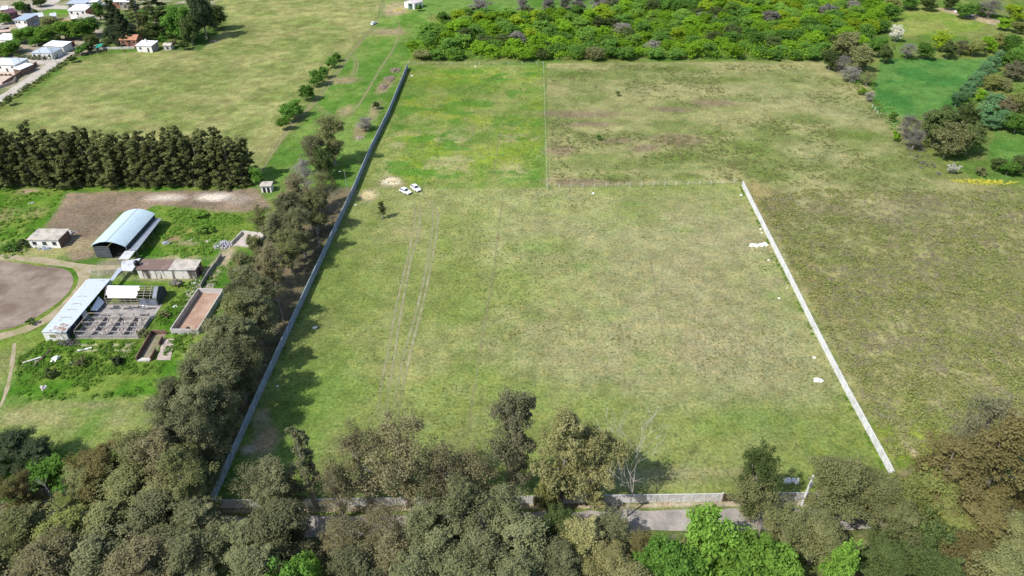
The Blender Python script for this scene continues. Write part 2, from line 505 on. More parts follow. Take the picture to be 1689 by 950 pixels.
# small green fields and clearings at the far side
GF = two((0.045, 0.130, 0.030), (0.078, 0.165, 0.040), 12, 121)
paint([(1452, 96), (1590, 98), (1628, 96), (1580, 178), (1500, 195), (1438, 180), (1446, 130)], GF, 0.8, 2)
paint([(1640, 215), (1720, 222), (1720, 285), (1650, 295), (1630, 260)], two((0.068, 0.155, 0.030), (0.10, 0.18, 0.042), 9, 123), 0.8, 2)
paint([(1455, 22), (1545, 14), (1640, 34), (1610, 52), (1490, 60)], two((0.13, 0.19, 0.035), (0.19, 0.215, 0.06), 9, 125), 1, 2)
paint([(1540, 13), (1570, 14), (1630, 28), (1670, 40), (1650, 44), (1600, 32)], (0.34, 0.26, 0.18), 0.8, 2, 0.8)
paint([(690, 25), (1060, 12), (1060, -60), (690, -60)], two((0.07, 0.15, 0.025), (0.115, 0.19, 0.045), 15, 127), 1, 3)
blob(655, 12, 8, 12, (0.33, 0.26, 0.16), 0.7, 0.7)
# farmyard: lush weeds, ploughed strips, lawn
paint([(-500, 302), (425, 306), (440, 345), (395, 470), (340, 580), (255, 670), (230, 745), (60, 800), (-500, 780)], two((0.055, 0.135, 0.014), (0.125, 0.18, 0.034), 9, 131, 0.38, 0.62), 1, 2)
SOIL = two((0.165, 0.128, 0.092), (0.215, 0.165, 0.118), 16, 133)
paint([(112, 318), (425, 312), (445, 340), (405, 350), (255, 338), (232, 352), (200, 350), (150, 405), (160, 424), (120, 430), (75, 372)], SOIL, 1, 2)
blob(275, 326, 5, 2, (0.52, 0.46, 0.40), 0.8, 0.8)
blob(350, 325, 4.5, 2.4, (0.58, 0.52, 0.46), 0.9, 0.8)
blob(395, 328, 4, 3, (0.28, 0.24, 0.2), 0.7, 0.8)
blob(85, 410, 12, 5, (0.30, 0.25, 0.14), 0.6, 0.8)
blob(43, 315, 3, 1.6, (0.30, 0.22, 0.16), 0.8); blob(0, 360, 5, 5, (0.22, 0.18, 0.09), 0.6); blob(55, 352, 3, 3, (0.2, 0.18, 0.08), 0.6)
for px, py, rx, ry, c in ((282, 395, 2.2, 1.6, (0.28, 0.17, 0.12)), (310, 400, 4, 1.2, (0.3, 0.25, 0.17)), (320, 380, 4, 1.5, (0.2, 0.19, 0.06)), (372, 345, 5, 2, (0.26, 0.20, 0.14)), (290, 426, 7, 1.2, (0.30, 0.27, 0.17)), (370, 425, 2, 5, (0.34, 0.27, 0.2)), (325, 480, 2, 7, (0.34, 0.29, 0.21)), (345, 455, 2, 4, (0.33, 0.27, 0.2)), (270, 460, 9, 1.2, (0.22, 0.20, 0.13)), (200, 440, 8, 4, (0.22, 0.19, 0.16))):
    blob(px, py, rx, ry, c, 0.8, 0.7)
# allotment rows
for k, yy in enumerate((568, 577)):
    paint([(128, yy), (213, yy), (213, yy + 2.0), (128, yy + 2.0)], (0.36, 0.34, 0.22), 0.2, 0.5, 0.8)
paint([(208, 566), (220, 566), (206, 590), (199, 590)], (0.3, 0.26, 0.18), 0.3, 0.6, 0.7)
# lawn with worn ends
paint([(-300, 720), (0, 690), (70, 656), (250, 650), (262, 672), (232, 735), (100, 752), (0, 720)], two((0.095, 0.160, 0.032), (0.15, 0.19, 0.055), 7, 137), 0.7, 1.5)
for px, py, rx, ry in ((20, 685, 7, 4), (80, 690, 6, 2.5), (150, 668, 8, 1.2), (200, 690, 3, 3), (0, 610, 4, 8)):
    blob(px, py, rx, ry, (0.25, 0.215, 0.115), 0.5, 0.8)
# town
paint([(-600, 150), (0, 160), (60, 130), (120, 95), (180, 80), (345, 75), (360, -40), (-600, -60)], two((0.12, 0.15, 0.05), (0.30, 0.26, 0.20), 12, 141, 0.35, 0.6), 1, 3)
paint([(160, 78), (330, 84), (372, 45), (345, 0), (180, 20)], two((0.055, 0.10, 0.025), (0.10, 0.13, 0.04), 6, 143), 1, 2)
paint([(75, 16), (115, 14), (110, 24), (68, 24)], (0.10, 0.20, 0.03), 0.6, 1.5)

# fine grain everywhere
grain = 0.62 + 0.76 * fbm(X, Y, 3.2, 151, 4, 0.7)
broad = 0.88 + 0.24 * fbm(X, Y, 45, 153, 3)
C *= (grain * broad)[:, None]


def grid_mesh(name, xs, ys, col, m):
    nx, ny = len(xs), len(ys)
    gxx, gyy = np.meshgrid(xs, ys)
    co = np.zeros((nx * ny, 3), np.float32)
    co[:, 0] = gxx.ravel(); co[:, 1] = gyy.ravel()
    i = np.arange(nx - 1); j = np.arange(ny - 1)
    a = (j[:, None] * nx + i[None, :]).ravel()
    quads = np.stack([a, a + 1, a + 1 + nx, a + nx], 1).astype(np.int32)
    me = raw_mesh(name, co, quads, m)
    at = me.attributes.new('ground_colour', 'FLOAT_COLOR', 'POINT')
    at.data.foreach_set('color', np.concatenate([col, np.ones((len(col), 1))], 1).astype(np.float32).ravel())
    return me


def raw_mesh(name, co, quads, m=None, tint=None):
    me = bpy.data.meshes.new(name)
    me.vertices.add(len(co)); me.vertices.foreach_set('co', np.ascontiguousarray(co, np.float32).ravel())
    k = quads.shape[1]
    me.loops.add(quads.size); me.loops.foreach_set('vertex_index', np.ascontiguousarray(quads, np.int32).ravel())
    me.polygons.add(len(quads)); me.polygons.foreach_set('loop_start', np.arange(0, quads.size, k, dtype=np.int32))
    me.update(calc_edges=True)
    if tint is not None:
        at = me.attributes.new('tint', 'FLOAT', 'FACE')
        at.data.foreach_set('value', np.ascontiguousarray(tint, np.float32))
    if m is not None: me.materials.append(m)
    return me


def ground_material():
    m, t, b = nt('grassland')
    b.inputs['Roughness'].default_value = 1.0
    b.inputs['Specular IOR Level'].default_value = 0.0
    a = N(t, 'ShaderNodeAttribute', attribute_name='ground_colour')
    pos = N(t, 'ShaderNodeNewGeometry').outputs['Position']
    n1 = noise(t, 1.5, 5, 0.75, pos)
    n2 = noise(t, 0.33, 3, 0.6, pos)
    n4 = noise(t, 0.55, 4, 0.7, pos)
    n5 = noise(t, 0.16, 4, 0.65, pos)
    n3 = noise(t, 3.2, 2, 0.6, pos)
    k1 = ramp(t, n1, 0.3, 0.7, 0.50, 1.52)
    col = mixc(t, ramp(t, n2, 0.42, 0.66), a.outputs['Color'], mixc(t, 1.0, a.outputs['Color'], (1.12, 1.05, 0.95), 'MULTIPLY'))
    col = mixc(t, ramp(t, n3, 0.58, 0.72, 0, 0.45), col, mixc(t, 1.0, col, (0.55, 0.68, 0.5), 'MULTIPLY'))
    col = mixc(t, ramp(t, n4, 0.53, 0.66, 0, 0.6), col, mixc(t, 1.0, col, (1.34, 1.20, 1.22), 'MULTIPLY'))      # straw
    col = mixc(t, ramp(t, n4, 0.47, 0.34, 0, 0.7), col, mixc(t, 1.0, col, (0.62, 0.74, 0.62), 'MULTIPLY'))      # taller dark clumps
    col = mixc(t, ramp(t, n5, 0.55, 0.68, 0, 0.5), col, mixc(t, 1.0, col, (0.80, 0.92, 0.72), 'MULTIPLY'))
    mul = N(t, 'ShaderNodeVectorMath', operation='SCALE')
    t.links.new(col, mul.inputs[0]); t.links.new(k1, mul.inputs['Scale'])
    t.links.new(mul.outputs[0], b.inputs['Base Color'])
    bp = N(t, 'ShaderNodeBump')
    bp.inputs['Strength'].default_value = 0.6
    bp.inputs['Distance'].default_value = 0.25
    t.links.new(n1, bp.inputs['Height'])
    t.links.new(bp.outputs[0], b.inputs['Normal'])
    return m


GROUND_M = ground_material()
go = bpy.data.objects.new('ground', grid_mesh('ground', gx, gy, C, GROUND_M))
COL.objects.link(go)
tag(go, kind='structure')
del C, WOB, WOB2


# ------------------------------------------------------------------ roads, tracks, ploughland
def smooth_line(pts, step=2.0):
    p = [Vector((*q, 0)) for q in pts]
    out = []
    for i in range(len(p) - 1):
        a = p[max(i - 1, 0)]; b = p[i]; c = p[i + 1]; d = p[min(i + 2, len(p) - 1)]
        n = max(2, int((c - b).length / step))
        for k in range(n):
            t = k / n
            out.append(0.5 * (2 * b + (c - a) * t + (2 * a - 5 * b + 4 * c - d) * t * t + (3 * b - a - 3 * c + d) * t ** 3))
    out.append(p[-1])
    return out


def strip(mb, pts, w, z, jit=0.0):
    L = smooth_line(pts)
    prev = None
    mb.wear = getattr(mb, 'wear', [])
    for i, p in enumerate(L):
        d = (L[min(i + 1, len(L) - 1)] - L[max(i - 1, 0)]).normalized()
        n = Vector((-d.y, d.x, 0)) * (w / 2 * (1 + rnd.uniform(-jit, jit)))
        mb.wear += [0, min(1, (i + .5) / 8, (len(L) - i - .5) / 8), 0]
        k = len(mb.v)
        cur = (k, k + 1, k + 2)
        mb.v += [(p.x + n.x, p.y + n.y, z), (p.x, p.y, z), (p.x - n.x, p.y - n.y, z)]
        if prev:
            mb.f.append((prev[0], prev[1], cur[1], cur[0])); mb.m.append(0)
            mb.f.append((prev[1], prev[2], cur[2], cur[1])); mb.m.append(0)
        prev = cur


def worn(name, c, c2, cover=0.5, scale=0.8):
    """Bare earth showing through grass: breaks up at the edges of the ruts."""
    m = mat(name, c, 1.0, c2, 0.6, spec=0.0)
    t = m.node_tree
    b = t.nodes['Principled BSDF']
    pos = N(t, 'ShaderNodeNewGeometry').outputs['Position']
    a = ramp(t, noise(t, scale, 4, 0.65, pos), 0.30, 0.62, max(0.0, cover - 0.35), min(1.0, cover + 0.3))
    e = N(t, 'ShaderNodeAttribute', attribute_name='wear')
    mu = N(t, 'ShaderNodeMath', operation='MULTIPLY', use_clamp=True)
    t.links.new(a, mu.inputs[0]); t.links.new(ramp(t, e.outputs['Fac'], 0.0, 0.7), mu.inputs[1])
    t.links.new(mu.outputs[0], b.inputs['Alpha'])
    return m


M_TRACK = worn('worn rut', (0.32, 0.30, 0.17), (0.27, 0.265, 0.13), 0.6, 0.4)
M_LANE = worn('lane rut', (0.31, 0.27, 0.15), (0.24, 0.235, 0.10), 0.55, 0.6)
M_FAINT = worn('faint line', (0.30, 0.28, 0.15), (0.26, 0.22, 0.13), 0.22, 0.6)
M_FARM = mat('farm track earth', (0.33, 0.27, 0.19), 1.0, (0.24, 0.215, 0.11), 0.35, spec=0.0)
M_GRAVEL = mat('gravel road', (0.33, 0.295, 0.255), 1.0, (0.22, 0.20, 0.18), 0.35, 0.4, 0.65, spec=0.0)
M_STREET = mat('town street', (0.42, 0.38, 0.32), 1.0, (0.36, 0.32, 0.27), 0.2, spec=0.0)


def road(name, lines, w, m, z=0.02, jit=0.08):
    mb = MB()
    for i, l in enumerate(lines): strip(mb, [P(*p) for p in l], w, z + 0.004 * i, jit)
    o = mb.build(name, m)
    at = o.data.attributes.new('wear', 'FLOAT', 'POINT')       # bare in the middle of a rut, grassed over towards its sides
    at.data.foreach_set('value', np.array(mb.wear, np.float32))
    return tag(o, kind='structure')


road('track', [
    [(683, 325), (684, 364), (674, 417), (655, 500), (640, 580), (628, 640), (622, 692)],
    [(693, 325), (691, 380), (678, 427), (662, 510), (650, 590), (640, 650), (637, 692)],
    [(697, 322), (713, 346), (713, 380), (706, 427), (690, 500), (668, 580), (655, 640), (648, 690)],
    [(703, 322), (720, 346), (722, 370), (713, 427), (700, 490), (680, 570), (664, 640), (655, 690)]], 1.05, M_TRACK, 0.012, 0.2)
road('lane_track', [
    [(640, -8), (635, 0), (622, 38), (584, 83), (554, 126), (523, 167), (485, 205), (458, 240), (440, 268), (425, 300)],
    [(634, -8), (629, 0), (616, 40), (579, 84), (549, 126), (518, 167), (480, 205), (452, 240), (434, 268)],
    [(582, 86), (590, 103), (587, 120), (577, 139)], [(578, 88), (585, 103), (582, 120), (572, 140)],
    [(521, 168), (530, 180), (545, 188), (560, 198), (560, 210)], [(517, 170), (527, 183), (543, 192), (557, 202)]], 1.3, M_LANE, 0.012, 0.2)
road('footpath', [[(655, 35), (660, 48), (650, 78), (627, 114), (602, 157), (584, 182), (562, 200)]], 1.6, M_LANE, 0.040, 0.3)
road('mown_line', [[(830, 315), (815, 440), (795, 560), (770, 722)], [(1068, 400), (1085, 500), (1100, 590)], [(832, 195), (818, 260), (812, 302)], [(775, 235), (790, 190)]], 0.9, M_FAINT, 0.012, 0.3)
road('farm_track', [
    [(-120, 425), (0, 424), (60, 429), (110, 436), (150, 442), (200, 440), (222, 436)],
    [(128, 440), (140, 455), (122, 488), (75, 528), (0, 555), (-120, 572)],
    ], 2.6, M_FARM, 0.012, 0.15)
road('earth_path', [[(24, 566), (20, 600), (12, 640), (0, 672)]], 0.8, M_FARM, 0.010, 0.3)
road('street', [
    [(-160, 245), (0, 163), (40, 138), (76, 113), (96, 100), (122, 86)],
    [(96, 101), (75, 102), (52, 98), (20, 92)]], 5.6, M_STREET, 0.012, 0.04)
road('town_road', [[(-60, 60), (0, 44), (60, 14), (120, 12), (180, 6)], [(65, 16), (90, 0), (110, -12)], [(-60, 20), (40, 10), (90, 2)]], 7.5, M_STREET, 0.024, 0.06)
road('gravel_road', [[(-260, 868), (0, 862), (100, 861), (340, 868), (700, 866), (1100, 858), (1380, 856), (1700, 850), (1950, 848)]], 4.4, M_GRAVEL, 0.02, 0.16)


def ploughed():
    m, t, b = nt('ploughed soil')
    b.inputs['Roughness'].default_value = 1.0
    b.inputs['Specular IOR Level'].default_value = 0.0
    tc = N(t, 'ShaderNodeTexCoord').outputs['Object']
    w = N(t, 'ShaderNodeTexWave', bands_direction='Y')
    w.inputs['Scale'].default_value = 0.32; w.inputs['Distortion'].default_value = 1.2; w.inputs['Detail'].default_value = 3
    t.links.new(tc, w.inputs['Vector'])
    c = mixc(t, ramp(t, noise(t, 0.11, 5, 0.65, tc), 0.40, 0.62), (0.155, 0.115, 0.088), (0.27, 0.215, 0.17))
    c = mixc(t, ramp(t, w.outputs['Fac'], 0.2, 0.9, 0, 0.07), c, (0.11, 0.085, 0.065))
    t.links.new(c, b.inputs['Base Color'])
    bp = N(t, 'ShaderNodeBump'); bp.inputs['Distance'].default_value = 0.03
    t.links.new(w.outputs['Fac'], bp.inputs['Height']); t.links.new(bp.outputs[0], b.inputs['Normal'])
    return m


mb = MB()
edge = smooth_line(wp([(-220, 428), (0, 431), (60, 437), (105, 445), (122, 456), (112, 482), (75, 516), (20, 540), (-60, 552), (-220, 556)]), 3)
mb.poly([(p.x + rnd.uniform(-.4, .4), p.y + rnd.uniform(-.4, .4), 0.03) for p in edge][::-1])
tag(mb.build('ploughed_field', ploughed()), kind='structure')


# ------------------------------------------------------------------ foliage
def leaf_quads(cen, rad, n, size, rng, flat=0.8, up=0.6, asp=0.6, ctint=None):
    """n leaf-sized faces round each clump centre; returns corner points and a tint per face."""
    K = len(cen)
    d = rng.normal(size=(K, n, 3)); d /= np.linalg.norm(d, axis=2, keepdims=True) + 1e-9
    r = rng.random((K, n, 1)) ** 0.45
    rad = np.asarray(rad).reshape(K, 1, 1)
    off = d * r * rad
    off[..., 2] *= flat
    p = (cen[:, None, :] + off).reshape(-1, 3)
    nrm = d * 0.75 + rng.normal(size=(K, n, 3)) * 0.5
    nrm[..., 2] += up
    nrm = nrm.reshape(-1, 3); nrm /= np.linalg.norm(nrm, axis=1, keepdims=True) + 1e-9
    t = np.cross(nrm, rng.normal(size=nrm.shape)); t /= np.linalg.norm(t, axis=1, keepdims=True) + 1e-9
    b = np.cross(nrm, t)
    s = size * (0.6 + 0.8 * rng.random((len(p), 1)))
    q = np.stack([p - t * s, p - b * s * asp, p + t * s, p + b * s * asp], 1)
    if ctint is None: ctint = rng.random(K)
    tint = np.clip(0.62 * np.repeat(ctint, n) + 0.38 * rng.random(K * n), 0, 1)
    return q.reshape(-1, 3), tint


def quads_mesh(name, co, tint, m):
    return raw_mesh(name, co, np.arange(len(co), dtype=np.int32).reshape(-1, 4), m, tint)




# ------------------------------------------------------------------ boundary walls
def along(pts, step):
    L, out, carry = [Vector((*p, 0)) for p in pts], [], 0.0
    for a, b in zip(L, L[1:]):
        d = b - a
        s = carry
        while s < d.length:
            out.append((a + d * (s / d.length), d.normalized())); s += step
        carry = s - d.length
    return out


def panel_wall(name, label, pts, h, m, mpost, step, post_h, cap=True):
    root = thing(name, label, 'wall', (*pts[0], 0))
    o = Vector((*pts[0], 0))
    mb, cp = MB(), MB()
    ps = along(pts, step)
    for (p, d), (q, _) in zip(ps, ps[1:] + [(Vector((*pts[-1], 0)), None)]):
        p, q = p - o, q - o
        if (q - p).length < 0.05: continue
        n = Vector((-d.y, d.x, 0)) * 0.035
        k = 4
        for i in range(k):                                   # cast slabs one over another, a thin joint between
            z0, z1 = i * h / k + 0.008, (i + 1) * h / k - 0.008
            jit = n * rnd.uniform(0.9, 1.25)
            mb.solid([p + jit + Vector((0, 0, z0)), p - jit + Vector((0, 0, z0)), q - jit + Vector((0, 0, z0)), q + jit + Vector((0, 0, z0))],
                     [p + jit + Vector((0, 0, z1)), p - jit + Vector((0, 0, z1)), q - jit + Vector((0, 0, z1)), q + jit + Vector((0, 0, z1))])
        n2 = n * 2.4
        cp.solid([p + n2 + Vector((0, 0, h)), p - n2 + Vector((0, 0, h)), q - n2 + Vector((0, 0, h)), q + n2 + Vector((0, 0, h))],
                 [p + n2 + Vector((0, 0, h + .07)), p - n2 + Vector((0, 0, h + .07)), q - n2 + Vector((0, 0, h + .07)), q + n2 + Vector((0, 0, h + .07))])
    mb.build('panels', m, root)
    if cap: cp.build('coping', mpost, root)
    pm = MB(); pm.box(-.085, .085, -.1, .1, -.1, post_h)
    me = pm.mesh('post', mpost)
    ps.sort(key=lambda e: e[0].y)
    for p, d in ps[:100]:
        po = bpy.data.objects.new('post', me); COL.objects.link(po); po.parent = root
        po.location = p - o; po.rotation_euler = (0, 0, math.atan2(d.y, d.x))
    if ps[100:]:
        mb = MB()
        for p, d in ps[100:]:
            c = p - o
            mb.box(c.x - .1, c.x + .1, c.y - .085, c.y + .085, -.1, post_h)
        tag(mb.build('post', mpost, root), kind='stuff')
    return root


LW = [P(*p, 2.2) for p in [(342, 829), (427, 639), (525, 429), (538.6, 400), (581.6, 309), (612, 238), (641, 180), (672, 105)]]
RW = [P(*p, 1.9) for p in [(1225.5, 298), (1309, 462), (1347, 538), (1396, 632), (1460, 748), (1478, 782)]]
rd = Vector(RW[-1]) - Vector(RW[0])
FY0, FY1 = P(343, 838)[1], P(1500, 823)[1]
RW.append((RW[0][0] + rd.x * (FY1 - RW[0][1]) / rd.y, FY1))
panel_wall('boundary_wall', 'long concrete panel wall, shade painted in blue grey, between the tree row and the field', LW, 2.2, CONC_SHADED, mat('grey coping', (0.33, 0.37, 0.42), 0.8), 2.0, 2.27)
panel_wall('boundary_wall', 'long white concrete panel wall between the field and the scrub land', RW[::-1], 1.85, CONC_WHITE, mat('white post', (0.57, 0.565, 0.55), 0.8), 2.0, 1.98)


def fy(px):
    t = (px - 343) / (1500 - 343)
    return 838 - 15 * t


FRONTW = mat('front wall concrete', (0.62, 0.60, 0.57), 0.85, (0.46, 0.44, 0.42), 0.4)
GATE0, GATE1 = 1188, 1226
panel_wall('boundary_wall', 'pale grey concrete panel wall along the gravel road, up to the dark gate', [P(347, fy(347)), P(GATE0, fy(GATE0))], 2.1, FRONTW, mat('front post', (0.55, 0.53, 0.5), 0.8), 2.2, 2.2)
panel_wall('boundary_wall', 'short stretch of pale concrete panel wall beyond the dark gate', [P(GATE1, fy(GATE1)), (RW[-1][0] - .4, RW[-1][1])], 2.1, FRONTW, mat('front post', (0.55, 0.53, 0.5), 0.8), 2.2, 2.2)
f = Fr((GATE0 + 1, fy(GATE0)), (GATE1 - 1, fy(GATE1)))
g = f.root('gate', 'dark brown sheet metal gate in the pale front wall', 'gate')
for k in range(2):
    x0 = 0.15 + k * (f.L - .15) / 2; x1 = x0 + (f.L - .3) / 2 - .04
    mb = MB(); mb.box(x0, x1, -.03, .03, .12, 2.1)
    for xx in np.arange(x0 + .2, x1, .32): mb.box(xx, xx + .05, -.06, -.032, .15, 2.05)
    lf = mb.build('gate_leaf', WOODDARK, g)
    mb = MB(); mb.box(x1 - .25 if k == 0 else x0 + .1, x1 - .12 if k == 0 else x0 + .23, -.12, -.062, 1.0, 1.12); mb.build('handle', STEEL, lf)
for xx in (-.12, f.L - .08):
    mb = MB(); mb.box(xx, xx + .22, -.11, .11, -.1, 2.5); mb.build('gate_post', CONC_PALE, g)
# return wall and broken pillar at the corner
f = Fr((338, 838), (362, 836))
g = f.root('corner_pillar', 'broken white pillar and wall stub at the corner by the trees', 'pillar')
mb = MB(); mb.solid([(-.55, -2.3, 0), (.35, -2.4, 0), (.4, -.2, 0), (-.5, -.2, 0)], [(-.5, -2.2, 1.3), (.3, -2.2, 1.55), (.35, -.3, 1.9), (-.4, -.3, 1.7)]); mb.build('pillar', RUBBLE_W, g)
mb = MB(); mb.box(.45, f.L, -.16, -.06, 0, 1.7); mb.build('wall_stub', CONC_PALE, g)


# ------------------------------------------------------------------ wire fences
def wire_fence(name, label, pts, step, h, nwire, cat='fence', r=.05, wr=0.012, mp=CONC_WHITE, wires=(0.4, 0.8, 1.2, 1.5)):
    root = thing(name, label, cat, (*pts[0], 0))
    o = Vector((*pts[0], 0))
    pm = MB(); pm.solid([(-r, -r, -.2), (r, -r, -.2), (r, r, -.2), (-r, r, -.2)], [(-r * .8, -r * .8, h), (r * .8, -r * .8, h), (r * .8, r * .8, h), (-r * .8, r * .8, h)])
    me = pm.mesh('post', mp)
    for p, d in along(pts, step):
        po = bpy.data.objects.new('post', me); COL.objects.link(po); po.parent = root; po.location = p - o
        po.rotation_euler = (rnd.uniform(-.03, .03), rnd.uniform(-.03, .03), 0)
    mb = MB()
    for a, b in zip(pts, pts[1:]):
        for w in wires[:nwire]:
            mb.beam(Vector((*a, w)) - o, Vector((*b, w)) - o, wr)
    mb.build('wire', WHITEW, root)
    return root


wire_fence('wire_fence', 'wire fence on white concrete posts between the walled field and dry meadow', [P(903, 311), P(1060, 307.5), P(1222, 303)], 3.75, 1.6, 4, r=.05)
wire_fence('tape_fence', 'white tape line dividing the bright green field from the dry meadow', [P(896, 106), P(899, 200), P(902, 311)], 30, 1.3, 1, wr=0.04, wires=(1.15,), r=.05)
wire_fence('wire_fence', 'wire fence on white posts at the foot of the wood', [P(674, 106), P(780, 107), P(897, 106)], 6.5, 1.4, 3, r=.05)
wire_fence('wire_fence', 'leaning white post fence at the corner of the green field', [P(1438, 178), P(1446, 187), P(1454, 196)], 3.0, 1.6, 2, r=.07)


# ------------------------------------------------------------------ farm buildings
def hollow(mb, x0, x1, y0, y1, z0, z1, t=0.18, m=0, sides='fblr'):
    if 'f' in sides: mb.box(x0, x1, y0, y0 + t, z0, z1, m)
    if 'b' in sides: mb.box(x0, x1, y1 - t, y1, z0, z1, m)
    if 'l' in sides: mb.box(x0, x0 + t, y0 + t, y1 - t, z0, z1, m)
    if 'r' in sides: mb.box(x1 - t, x1, y0 + t, y1 - t, z0, z1, m)


# hangar with a barrel roof
f = Fr((151.6, 404.8), (207, 406), 4.0)
W, D = f.L, f.to(201.4, 352.5, 4.0).y
hg = f.root('hangar', 'big farm hangar with a pale blue barrel roof', 'hangar')
ns = 14
mb = MB()
arc = lambda t: (-.15 + (W + .3) * t, 4.0 + 1.5 * math.sin(math.pi * t) ** 0.9)
for i in range(ns):
    (xa, za), (xb, zb) = arc(i / ns), arc((i + 1) / ns)
    mb.solid([(xa, -.4, za), (xb, -.4, zb), (xb, D + .3, zb), (xa, D + .3, za)], [(xa, -.4, za + .08), (xb, -.4, zb + .08), (xb, D + .3, zb + .08), (xa, D + .3, za + .08)])
rf = mb.build('roof', ROOF_BLUE, hg)
mb = MB(); zt = 4 + 1.5 + .09; mb.box(W / 2 - .12, W / 2 + .12, -.4, D + .3, zt, zt + .05); mb.build('ridge_cap', ROOF_GREY, rf)
mb = MB()
mb.box(.05, W * .48, 0, .12, .3, 3.75)
for k in range(1, 8): mb.box(.05 + W * .43 / 8 * k, .11 + W * .43 / 8 * k, -.04, -.002, .3, 3.75, 1)
for zz in (.35, 1.2, 2.1, 3.0, 3.7): mb.box(.05, W * .48, -.06, -.042, zz, zz + .07, 1)
mb.build('front_screen', [DARK, STEEL], hg)
mb = MB()
mb.box(0, .1, .13, D, .2, 3.97); mb.box(W - .1, W, .13, D, .2, 3.97); mb.box(.1, W - .1, D - .1, D, .2, 3.97)
mb.build('wall', DARK, hg)  # dark colour paints in the shade under the eaves and awning
mb = MB(); mb.box(.1, W - .1, .2, D - .12, .01, .05); mb.build('floor', mat('shade dark floor', (0.10, 0.085, 0.07), 1.0), hg)  # floor colour darkened to paint in the unlit interior
for k in range(5):
    for xx in (.15, W - .15):
        mb = MB(); mb.tube([(xx, .2 + k * (D - .4) / 4, -.1), (xx, .2 + k * (D - .4) / 4, 3.96)], [.09, .09], 6); mb.build('post', STEEL, hg)
f2 = f
awn = MB()
a0, a1, a2, a3 = f.to(212, 413, 2.9), f.to(226, 412.5, 2.6), f.to(267, 360, 2.6), f.to(258, 360, 2.9)
aw = thing('awning', 'long slatted grey awning beside the hangar', 'awning', f.o, f.ang)
awn.solid([a0, a1, a2, a3], [p + Vector((0, 0, .05)) for p in (a0, a1, a2, a3)])
for k in range(26):
    t = (k + .5) / 26
    p, q = a0.lerp(a3, t), a1.lerp(a2, t)
    awn.beam(p + Vector((0, 0, .10)), q + Vector((0, 0, .10)), .16, 1, .08)
awn.build('roof', [ROOF_GREY, mat('awning rib', (0.24, 0.27, 0.3), 0.6)], aw)
for k in range(6):
    p = a1.lerp(a2, k / 5) + Vector((-.15, 0, 0))
    mb = MB(); mb.tube([(p.x, p.y, -.1), (p.x, p.y, 2.6)], [.06, .06], 6); mb.build('post', STEEL, aw)


def sheet_roof(name, label, corners, group=None, m=None, props=True):
    """A leaning sheet-metal roof on its posts; corners are (px, py, height)."""
    P4 = [P3(*c) for c in corners]
    o = Vector((P4[0].x, P4[0].y, 0))
    root = thing(name, label, 'lean-to', o, 0, group)
    q = [p - o for p in P4]
    mb = MB(); mb.solid(q, [p + Vector((0, 0, .06)) for p in q])
    mb.build('roof', m or ROOF_GREY, root)
    if props:
        c = sum(q, Vector()) / len(q)
        for p in q:
            e = p.lerp(c, .06)
            mb = MB(); mb.tube([(e.x, e.y, -.1), (e.x, e.y, e.z - .01)], [.06, .06], 6); mb.build('post', WOODPALE, root)
    return root


ROOF_PATCH = corrugated('patchy light sheet', (0.56, 0.57, 0.58), (0.38, 0.37, 0.36), 0.25, 0)
sheet_roof('lean_to', 'small pale lean-to roof in front of the hangar mouth', [(195, 428, 2.2), (213, 427, 2.2), (224, 413, 2.5), (206.5, 414, 2.5)], m=ROOF_PATCH)
sheet_roof('lean_to', 'patched metal lean-to against the end of the long stained shed', [(200, 447, 2.0), (218, 447, 2.0), (232, 426, 2.5), (200, 432, 2.5)], m=ROOF_PATCH)
sheet_roof('lean_to', 'narrow grey lean-to leading from the sheet roofed barn', [(180, 463, 1.9), (186, 464, 1.9), (203, 443, 2.1), (196, 441, 2.1)])

# long stained shed
f = Fr((225, 444), (321, 444.7), 2.9)
W, D = f.L, f.to(327.6, 429.5, 3.0).y
sh = f.root('shed', 'long low shed with stained whitish wall and half rusty roof', 'shed')
mb = MB(); hollow(mb, 0, W, 0, D, -.1, 2.8); mb.build('wall', PLASTER_ST, sh)
mb = MB(); mb.solid([(-.2, -.25, 2.81), (W * .55, -.25, 2.81), (W * .55, D + .2, 3.05), (-.2, D + .2, 3.05)], [(-.2, -.25, 2.9), (W * .55, -.25, 2.9), (W * .55, D + .2, 3.14), (-.2, D + .2, 3.14)])
tag(mb.build('roof', ROOF_RUST, sh), 'rusty brown half of the roof')
mb = MB(); mb.solid([(W * .55 + .02, -.25, 2.82), (W + .25, -.25, 2.82), (W + .25, D + .2, 3.06), (W * .55 + .02, D + .2, 3.06)], [(W * .55 + .02, -.25, 2.91), (W + .25, -.25, 2.91), (W + .25, D + .2, 3.15), (W * .55 + .02, D + .2, 3.15)])
tag(mb.build('roof', ROOF_DIRTY, sh), 'pale half of the roof')
mb = MB(); mb.box(W + .003, W + .05, D * .35, D * .65, 0, 2.1); mb.build('door', DARKEST, sh)
mb = MB(); mb.box(W + .002, W + .025, .05, D * .34, 0, 2.79); mb.box(W + .002, W + .025, D * .66, D - .05, 0, 2.79); mb.build('end_wall', BRICK_DK, sh)  # dark brown facing paints in the shaded end of the shed
# water tank on the roof
p = f.to(226, 437, 3.1)
wt = f.root('water_tank', 'round black water tank on the end of the rusty roof', 'water tank')
wt.location = f.o + Vector((p.x * f.c - p.y * f.s, p.x * f.s + p.y * f.c, 3.05))
mb = MB(); mb.tube([(0, 0, .05), (0, 0, .2), (0, 0, 1.0), (0, 0, 1.25), (0, 0, 1.36)], [.62, .68, .68, .5, .22], 16); mb.build('tank', BLACKP, wt, smooth=True)
mb = MB(); mb.tube([(0, 0, 1.362), (0, 0, 1.45)], [.24, .22], 12); mb.build('lid', BLACKP, wt)

